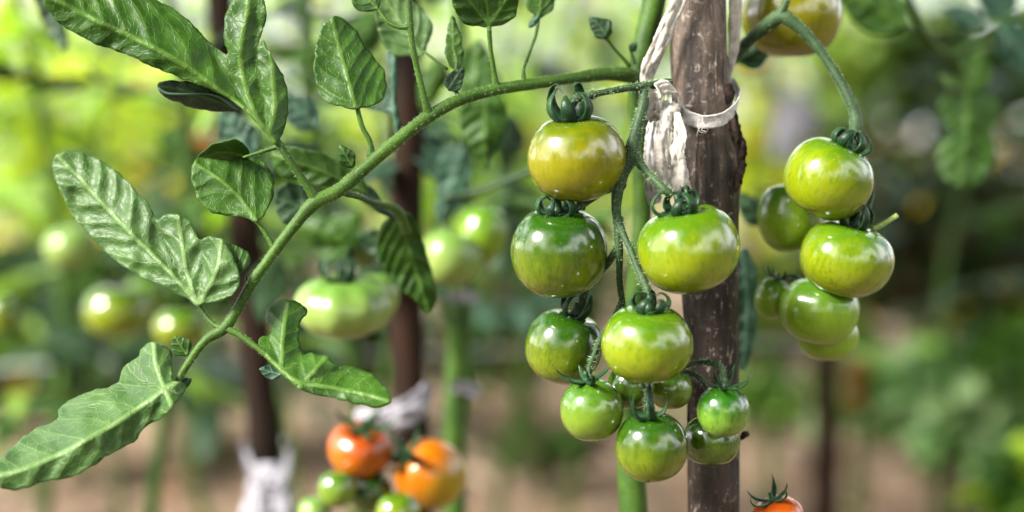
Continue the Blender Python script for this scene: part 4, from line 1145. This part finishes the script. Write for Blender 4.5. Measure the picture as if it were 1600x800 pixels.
px_leaf(pr, [(1512, 150), (1534, 145), (1556, 158), (1562, 184), (1548, 206), (1556, 232), (1548, 262), (1526, 288), (1498, 292), (1474, 278), (1462, 250), (1470, 222), (1486, 206), (1472, 188), (1464, 166), (1476, 148), (1494, 150)],
        [[(1512, 146), (1510, 210), (1502, 285)]], .90, 'leaf', name='leaf', seed=51, puff=4, ruffle=6, spacing=24, curl=10, label='hanging lobed pale leaf near the right edge')
simple_leaf(pr, (1515, 146), (1536, 70), 50, .93, 'leaf', name='leaf', seed=52, spacing=22)
simple_leaf(pr, (1500, 140), (1468, 116), 20, .91, 'leaf_pale', name='leaf', seed=53, spacing=22)
simple_leaf(pr, (1420, 40), (1300, -20), 74, .86, 'leaf', name='leaf', seed=54, spacing=26, curl=6)
simple_leaf(pr, (1540, 40), (1470, 10), 34, .92, 'leaf_blue', name='leaf', seed=55, spacing=22)
simple_leaf(pr, (1560, 40), (1625, 118), 64, .93, 'leaf_blue', name='leaf', seed=56, spacing=22)
simple_leaf(pr, (1580, 30), (1530, -30), 60, .95, 'leaf_blue', name='leaf', seed=57, spacing=22)
simple_leaf(pr, (1600, 20), (1640, 60), 60, .95, 'leaf', name='leaf', seed=58, spacing=22)

# near-background left plants whose tomatoes show
pl = staked_plant(250, 1.15, 'blurred tomato plant at the left behind the quilted leaf', 11, seed=3, kinds=(0, 1, 2, 5), zr=(.35, .85), sc=(.6, .9))
staked_plant(60, 1.35, 'blurred tomato plant at the far left edge', 12, seed=4, kinds=(0, 4, 5), zr=(.35, 1.0), sc=(.7, 1.0))
staked_plant(520, 1.10, 'blurred plant between the dark and the reddish stake', 9, seed=5, kinds=(0, 1, 3), zr=(.45, .75), sc=(.5, .75))
for i, (px_, d_, lv, zr_, kd, lb) in enumerate([
    (-60, 1.7, 15, (.2, 1.0), (0, 1, 5, 4), 'leafy plant blurred just outside and inside the left edge'),
    (150, 1.8, 16, (.2, .75), (1, 0, 1, 3), 'dark leafy plant blurred low at the left between the hanging tomatoes'),
    (320, 1.6, 12, (.36, .62), (1, 1, 0), 'dark leafy plant blurred behind the fork of the leaf stalk'),
    (470, 1.7, 15, (.25, .85), (0, 1, 3), 'leafy plant blurred behind the wide ribbed tomato'),
    (600, 1.5, 12, (.35, .85), (1, 3, 0), 'leafy plant blurred directly behind the reddish stake'),
    (800, 1.8, 12, (.38, .78), (1, 0, 0), 'leafy plant blurred left of the front tomatoes'),
    (900, 1.9, 12, (.35, .9), (0, 1, 4), 'leafy plant blurred behind the front tomatoes'),
    (1190, 1.9, 7, (.42, .65), (1, 0), 'leafy plant blurred between stake and right-hand truss'),
    (1490, 1.9, 10, (.48, .72), (1, 1, 1), 'dark leafy plant blurred below the hanging lobed leaf'),
    (1650, 1.6, 12, (.42, .95), (0, 1, 1), 'leafy plant blurred at the right edge'),
]):
    staked_plant(px_, d_, lb, lv, 'leafy tomato plants of the second row', top=zr_[1] + .1, seed=30 + i, kinds=kd, zr=zr_, sc=(.7, 1.05))
# dark leaf tip hanging into the top left corner
px_leaf(bpy.data.objects['tomato_plant.005'] if 'tomato_plant.005' in bpy.data.objects else pl, [(45, -60), (70, -50), (90, 0), (106, 50), (104, 82), (90, 70), (70, 40), (52, 0)], [[(60, -55), (84, 20), (102, 78)]], .86, 'leaf_dark', name='leaf', seed=59, spacing=24, label='dark leaf tip hanging into the top left corner')
mb = MB()
px_tube(mb, [(60, -50, .86, 5), (40, -90, .9, 5), (80, -200, 1.1, 5), (62, -260, 1.35, 5)], n=6)
mb.build('leaf_stalk', M['stem'], bpy.data.objects['tomato_plant.005'] if 'tomato_plant.005' in bpy.data.objects else pl)

# ------------------------------------------------------------------ ground
def soil_material():
    m, t, p, out = new_mat('garden_soil')
    g = N(t, 'ShaderNodeTexCoord').outputs['Object']
    a = smooth_n(t, noise_n(t, g, 3.5, 5, 0.6), 0.35, 0.65)
    b = smooth_n(t, noise_n(t, g, 26, 5, 0.65), 0.35, 0.7)
    c = mix_c(t, a, (0.046, 0.024, 0.012), (0.155, 0.094, 0.055))
    c = mix_c(t, math_n(t, 'MULTIPLY', b, .55), c, (0.19, 0.135, 0.09))
    far = smooth_n(t, noise_n(t, g, 0.9, 4), 0.5, 0.6)
    c = mix_c(t, math_n(t, 'MULTIPLY', far, .35), c, (0.12, 0.15, 0.05))
    t.links.new(c, p.inputs['Base Color'])
    p.inputs['Roughness'].default_value = .95
    bump_n(t, p, noise_n(t, g, 30, 6, .65), .8, .02)
    return m
M['soil'] = soil_material()
V, F = [], []
xs = list(np.linspace(-6, 6, 121)); ys = list(np.linspace(-4, 12, 161))
for y in ys:
    for x in xs:
        ed = min(1, (6 - abs(x)) / 1.0, (y + 4) / 1.0, (12 - y) / 1.0)
        z = (.030 * noise.noise(Vector((x * 2.2, y * 2.2, 0))) + .015 * noise.noise(Vector((x * 8, y * 8, 3)))) * max(0, ed)
        V.append((x, y, z))
nx = len(xs)
for j in range(len(ys) - 1):
    for i in range(nx - 1):
        q = j * nx + i; F.append((q, q + 1, q + nx + 1, q + nx))
B = len(V)
V += [(-150, -100, 0), (150, -100, 0), (150, 250, 0), (-150, 250, 0)]
e = [0, nx - 1, len(ys) * nx - 1, (len(ys) - 1) * nx]
bot = list(range(0, nx)); top = [(len(ys) - 1) * nx + i for i in range(nx)]
lft = [j * nx for j in range(len(ys))]; rgt = [j * nx + nx - 1 for j in range(len(ys))]
F.append(tuple([B, B + 1] + bot[::-1])); F.append(tuple([B + 2, B + 3] + top))
F.append(tuple([B + 3, B] + lft)); F.append(tuple([B + 1, B + 2] + rgt[::-1]))
mb = MB(); mb.add(V, F)
g_ = mb.build('ground', M['soil']); tag(g_, 'bare brown garden soil between the rows', None, None, 'structure')

# straw, clods and litter on the soil
mb = MB(); rs = random.Random(22)
M['litter'] = foliage_material('litter', .05, .9)
pal = [(.30, .23, .15), (.20, .13, .08), (.36, .29, .20), (.08, .05, .03), (.22, .11, .05)]
for i in range(7000):
    y = 1.3 + 5.5 * rs.random() ** 1.3; x = rs.uniform(-.6, .6) * y
    a = rs.uniform(0, 3.14); L = rs.uniform(.01, .05); w_ = rs.uniform(.0012, .004)
    z0 = .012 + .02 * rs.random() + .03 * noise.noise(Vector((x * 2.2, y * 2.2, 0)))
    dx, dy = math.cos(a), math.sin(a); tl = rs.uniform(-.3, .3)
    A_ = Vector((x, y, z0)); B_ = A_ + Vector((dx, dy, tl)) * L
    s = Vector((-dy, dx, 0)) * w_; u = Vector((0, 0, w_))
    mb.add([A_ + s, A_ - s, A_ + u, B_ + s, B_ - s, B_ + u], [(0, 3, 4, 1), (1, 4, 5, 2), (2, 5, 3, 0), (0, 1, 2), (3, 5, 4)], rs.choice(pal))
for i in range(700):
    y = 1.5 + 4 * rs.random(); x = rs.uniform(-.6, .6) * y
    blob(mb, Vector((x, y, .01)), rs.uniform(.006, .025), i, .5, (1, 1, .6), 7, rs.choice([(.15, .10, .07), (.08, .05, .035), (.20, .15, .11)]))
o = mb.build('straw_litter', M['litter'], smooth=False); tag(o, 'straw, clods and dry leaf litter scattered on the soil', 'litter', None, 'stuff')

# ------------------------------------------------------------------ foliage clumps
def add_leaf(mb, c, L, W, az, el, roll, col):
    ax = Vector((math.cos(az) * math.cos(el), math.sin(az) * math.cos(el), math.sin(el)))
    sd = Vector((-math.sin(az), math.cos(az), 0))
    up = ax.cross(sd)
    sd = sd * math.cos(roll) + up * math.sin(roll); up = ax.cross(sd)
    b = c; t = c + ax * L
    V = [b, c + ax * L * .35 + sd * W - up * W * .25, c + ax * L * .75 + sd * W * .7 - up * W * .25, t - up * L * .12, c + ax * L * .75 - sd * W * .7 - up * W * .25, c + ax * L * .35 - sd * W - up * W * .25, c + ax * L * .45 + up * W * .1]
    mb.add(V, [(0, 1, 6), (1, 2, 6), (2, 3, 6), (3, 4, 6), (4, 5, 6), (5, 0, 6)], col)

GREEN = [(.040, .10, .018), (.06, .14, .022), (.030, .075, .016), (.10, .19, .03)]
LIME = [(.30, .44, .03), (.40, .52, .05), (.46, .54, .04), (.22, .38, .04), (.52, .52, .04)]  # yellowing leaves, kept extra bright in colour to stand for sunlit foliage
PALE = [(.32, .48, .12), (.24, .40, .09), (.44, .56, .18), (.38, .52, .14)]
DARK = [(.014, .032, .010), (.028, .055, .014), (.055, .032, .018), (.018, .04, .014), (.045, .025, .016)]  # dark and brown leaves; deep shadows of the rows are put into these colours
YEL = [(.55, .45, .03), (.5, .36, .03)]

def bush(name, x, y, z0, rx, ry, rz, n, L, pal, label, cat, seed, stem=True, group=None, stem_mat='stem', clumps=9, parent_thing=None, yellow=0.0):
    rs = random.Random(seed)
    t = thing(name, (x, y, 0), label, cat, group)
    mb = MB()
    cl = []
    for k in range(clumps):
        a, b = rs.uniform(0, 6.28), rs.uniform(-1, 1)
        r = rs.uniform(.35, .85)
        cl.append(Vector((x + rx * r * math.cos(a) * math.sqrt(1 - b * b), y + ry * r * math.sin(a) * math.sqrt(1 - b * b), z0 + rz * r * b)))
    for i in range(n):
        c = rs.choice(cl)
        g = Vector((rs.gauss(0, .36) * rx, rs.gauss(0, .36) * ry, rs.gauss(0, .32) * rz))
        p = c + g
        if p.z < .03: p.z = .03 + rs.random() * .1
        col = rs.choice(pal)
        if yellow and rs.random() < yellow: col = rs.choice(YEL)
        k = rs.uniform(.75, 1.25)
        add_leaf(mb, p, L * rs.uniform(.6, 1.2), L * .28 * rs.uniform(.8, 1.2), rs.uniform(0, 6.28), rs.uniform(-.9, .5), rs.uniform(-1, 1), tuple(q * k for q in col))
    o = mb.build('foliage', M['foliage'], t, smooth=False); o['kind'] = 'stuff'
    if stem:
        mb = MB()
        for c in cl[:6]:
            pts = catmull([(x + rs.uniform(-.02, .02), y, -.02), (x + (c.x - x) * .25, y + (c.y - y) * .25, z0 * .5), tuple(c)], 5)
            r0 = max(.005, .018 * rz)
            sweep(mb, [Vector(p) for p in pts], [r0 * (1 - .6 * i / len(pts)) for i in range(len(pts))], n=7, wob=.1)
        mb.build('stem', M[stem_mat], t)
    return t

def put_bush(name, px, py, d, wpx, hpx, n, L, pal, label, cat, seed, **kw):
    c = at(px, py, d)
    return bush(name, c.x, c.y, c.z, wpx * K * d, wpx * K * d * .6, hpx * K * d, n, L, pal, label, cat, seed, **kw)

G1 = 'tomato plants in the blurred rows behind'
# left, yellow-green plants, sunlit brightness put into their leaf colour
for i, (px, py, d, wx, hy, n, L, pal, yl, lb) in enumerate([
    (60, 210, 3.0, 150, 190, 520, .07, LIME, .10, 'bright yellow-green plant blurred at the upper left edge'),
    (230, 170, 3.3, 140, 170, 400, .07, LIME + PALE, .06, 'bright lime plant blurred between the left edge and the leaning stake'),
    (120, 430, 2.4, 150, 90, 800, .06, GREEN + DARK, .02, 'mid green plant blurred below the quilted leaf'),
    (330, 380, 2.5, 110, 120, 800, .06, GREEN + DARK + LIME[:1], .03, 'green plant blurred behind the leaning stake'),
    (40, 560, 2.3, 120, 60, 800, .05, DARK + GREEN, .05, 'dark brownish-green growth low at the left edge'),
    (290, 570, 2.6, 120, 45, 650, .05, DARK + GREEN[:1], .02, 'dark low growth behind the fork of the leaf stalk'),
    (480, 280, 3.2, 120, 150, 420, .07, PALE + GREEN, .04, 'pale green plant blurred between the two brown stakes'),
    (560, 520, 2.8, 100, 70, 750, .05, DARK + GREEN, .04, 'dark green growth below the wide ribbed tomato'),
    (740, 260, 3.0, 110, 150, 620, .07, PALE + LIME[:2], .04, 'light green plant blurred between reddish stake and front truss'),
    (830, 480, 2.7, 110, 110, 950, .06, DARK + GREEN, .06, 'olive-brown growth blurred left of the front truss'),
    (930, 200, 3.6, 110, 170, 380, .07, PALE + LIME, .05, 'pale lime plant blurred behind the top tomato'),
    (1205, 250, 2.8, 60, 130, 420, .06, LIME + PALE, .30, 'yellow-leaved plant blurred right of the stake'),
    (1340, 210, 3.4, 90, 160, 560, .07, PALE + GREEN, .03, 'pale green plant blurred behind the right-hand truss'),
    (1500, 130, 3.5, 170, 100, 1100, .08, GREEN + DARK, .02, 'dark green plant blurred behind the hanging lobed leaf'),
    (1450, 370, 2.4, 130, 110, 1100, .06, DARK, .02, 'dark brown-green plant at the right, shade put into its leaf colour'),
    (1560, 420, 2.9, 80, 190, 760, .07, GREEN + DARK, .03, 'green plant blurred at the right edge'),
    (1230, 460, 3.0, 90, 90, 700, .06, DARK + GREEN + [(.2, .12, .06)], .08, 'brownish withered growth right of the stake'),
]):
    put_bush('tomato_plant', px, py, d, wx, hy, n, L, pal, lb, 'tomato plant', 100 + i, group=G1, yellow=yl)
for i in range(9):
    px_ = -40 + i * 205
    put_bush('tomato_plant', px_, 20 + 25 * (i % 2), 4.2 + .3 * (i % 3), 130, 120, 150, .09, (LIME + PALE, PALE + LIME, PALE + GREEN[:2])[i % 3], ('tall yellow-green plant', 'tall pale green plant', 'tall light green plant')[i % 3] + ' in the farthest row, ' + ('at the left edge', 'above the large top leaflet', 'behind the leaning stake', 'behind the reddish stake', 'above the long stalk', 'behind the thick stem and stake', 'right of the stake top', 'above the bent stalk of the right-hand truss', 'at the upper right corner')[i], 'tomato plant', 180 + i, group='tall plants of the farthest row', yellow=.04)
G2 = 'low leafy plants on the soil'
for i, (px, py, d, wx, hy, n, L, pal, lb) in enumerate([
    (1470, 600, 2.0, 100, 42, 900, .10, [(.24, .38, .18), (.32, .44, .24), (.12, .24, .09)], 'broad green leafy plant on the soil at the lower right'),
    (1610, 760, 1.5, 45, 50, 240, .05, GREEN + LIME[:1], 'yellow-green plant in the lower right corner'),
    (1205, 615, 2.5, 50, 32, 260, .05, GREEN + PALE[:2], 'small green weed on the soil right of the stake'),
    (850, 700, 2.3, 60, 26, 240, .05, GREEN + DARK, 'flat green weed on the soil left of the front truss'),
    (1590, 560, 1.9, 40, 60, 260, .05, GREEN, 'green weed with upright leaves at the right edge'),
]):
    c = at(px, py, d)
    put_bush('leafy_plant', px, py, min(d, ground_d(py) * .96), wx, hy, n, L, pal, lb, 'plant', 140 + i, group=G2)
# orange tomato far right and yellow flowers
tomato(1340, 580, 1.95, 19, 24, 'tom_orange', 'tiny blurred red-orange tomato far behind the lowest right-hand tomato', 'distant red tomatoes', (0, 0), None, 61)
tomato(1336, 622, 1.95, 14, 18, 'tom_orange', 'red-orange blur below the tiny distant tomato', 'distant red tomatoes', (0, 0), None, 62)
put_bush('tomato_plant', 1345, 570, 2.16, 26, 60, 160, .05, GREEN, 'small plant with two distant red tomatoes', 'tomato plant', 160)
tomato(1178, 96, 1.3, 22, 16, 'tom_orange', 'orange blur of a ripe tomato right of the stake top', 'distant orange tomatoes', (0, 0), None, 63)
tomato(316, 232, 1.6, 26, 24, 'tom_turn', 'yellow-orange blur behind the curled dark leaflet', 'distant orange tomatoes', (0, 0), None, 64)

# support wires
w1 = at(-60, 578, 1.6); w2 = at(150, 566, 1.6)
mb = MB(); sweep(mb, [Vector((-3.2, w1.y, w1.z)), w1, w2, Vector((.4, w2.y + .1, w2.z + .01))], [.0016] * 4, n=6)
tag(mb.build('support_wire', M['wire']), 'pale support wire blurred across the left row', 'wire')

# ------------------------------------------------------------------ trees
def tree(x, y, h, cr, n, pal, label, seed, L=.16, crown_z=None, group='trees around the garden', flat=.8, rt=.09, cxy=None):
    rs = random.Random(seed)
    t = thing('tree', (x, y, 0), label, 'tree', group)
    cz = crown_z or h * .68
    tx, ty = x, y
    if cxy: x, y = cxy
    mb = MB()
    pts = [Vector((tx + (x - tx) * (k / 4) ** 2 + rs.uniform(-.1, .1) * k, ty + (y - ty) * (k / 4) ** 2 + rs.uniform(-.1, .1) * k, cz * k / 4)) for k in range(5)]
    pts[0].z = -.1
    sweep(mb, [Vector(p) for p in catmull([tuple(p) for p in pts], 4)], [rt * (1 - .5 * i / 16) for i in range(17)], n=12, wob=.2, wsc=3)
    cl = []
    for k in range(22):
        a, b = rs.uniform(0, 6.28), rs.uniform(-.8, 1)
        r = rs.uniform(.35, .95)
        c = Vector((x + cr * r * math.cos(a) * math.sqrt(1 - b * b * .9), y + cr * r * math.sin(a) * math.sqrt(1 - b * b * .9), cz + cr * flat * r * b))
        cl.append(c)
        if k < 12:
            q = catmull([tuple(pts[3]), tuple((pts[4] + c) / 2), tuple(c)], 4)
            sweep(mb, [Vector(p) for p in q], [rt * .4 * (1 - .8 * i / len(q)) for i in range(len(q))], n=6)
    mb.build('trunk', M['trunk'], t)
    mb = MB()
    for i in range(n):
        c = rs.choice(cl); s = cr * .24
        p = c + Vector((rs.gauss(0, s), rs.gauss(0, s), rs.gauss(0, s * .8)))
        k = rs.uniform(.75, 1.25)
        add_leaf(mb, p, L * rs.uniform(.6, 1.2), L * .3, rs.uniform(0, 6.28), rs.uniform(-.9, .4), rs.uniform(-1, 1), tuple(v * k for v in rs.choice(pal)))
    o = mb.build('crown', M['foliage'], t, smooth=False); o['kind'] = 'stuff'
    return t
TG = [(.10, .19, .04), (.14, .26, .05), (.18, .30, .06)]
tree(-5.5, 13, 5.5, 2.6, 800, TG + LIME[:2], 'light green fruit tree far behind at the left', 1, L=.22)
tree(-1.2, 15, 6.0, 2.6, 800, TG + PALE, 'pale green tree far behind the middle of the row', 2, L=.22)
tree(3.0, 13, 5.0, 2.2, 1300, TG + PALE, 'bushy tree far behind the weathered stake', 3, L=.22)
tree(7.5, 14, 6.0, 3.0, 2800, TG, 'broad tree far behind at the right edge', 4, L=.22)

# ------------------------------------------------------------------ unseen foliage added round and above the camera to shape the light
rs = random.Random(77)
for o_, n_ in ((plant, 11), (plantR, 12)):      # upper leaves of the two near plants, added out of frame to screen the sky
    for i in range(n_):
        b0 = origin_of(o_)
        put_leaf(o_, (b0.x + rs.uniform(-.03, .03), b0.y + rs.uniform(0, .03), .86 + .55 * (i + rs.random()) / n_), 2.4 * i + rs.uniform(-.4, .4), rs.uniform(.1, .7), rs.uniform(.8, 1.1), rs.choice((0, 1, 0, 3)))
    mb = MB(); b0 = origin_of(o_)
    sweep(mb, [Vector((b0.x + .01, b0.y + .005, .8)), Vector((b0.x, b0.y + .01, 1.1)), Vector((b0.x + .01, b0.y, 1.45))], [.006, .005, .003], n=8)
    mb.build('upper_stem', M['stem'], o_)
G3 = 'tomato plants added behind the camera'
for i in range(8):  # unseen row, added to keep low reflections on the fruit dark
    x = -2.4 + i * .68
    bush('tomato_plant', x, -1.0 + rs.uniform(-.12, .12), .5, .42, .35, .40, 520, .07, GREEN + DARK, 'unseen tomato plant added behind the camera to darken reflections', 'tomato plant', 200 + i, group=G3)
tree(.35, -3.1, 4.6, 1.9, 8000, TG[:1] + GREEN, 'unseen tree added behind the camera to split the fruit highlights', 11, L=.17, rt=.1)  # added out of view: dark gap between the two highlights, less frontal fill
tree(-6.5, -4.5, 3.4, 1.7, 2600, TG[:1] + GREEN, 'unseen tree added behind the camera to the left', 12, L=.22, crown_z=1.8)  # side trees added to enclose the subject, kept low to leave sky open
tree(6.2, -3.4, 3.6, 1.8, 2600, TG[:1] + GREEN, 'unseen tree added behind the camera to the right', 13, L=.22, crown_z=1.9)

tree(2.3, 1.9, 3.4, 1.9, 13000, TG[:1] + GREEN, 'tree added over the stakes, its unseen crown blocking the overhead sky', 14, L=.15, crown_z=3.0, flat=.3, rt=.07, cxy=(.2, .75))  # canopy added out of view to keep sky off the fruit tops

tree(-2.6, 3.0, 3.6, 1.9, 11000, TG[:1] + GREEN, 'tree added over the second row, its unseen crown blocking the sky behind', 15, L=.15, crown_z=3.1, flat=.3, rt=.07, cxy=(-.3, 2.5))  # second added canopy, hides the sky beyond the subject from the fruit
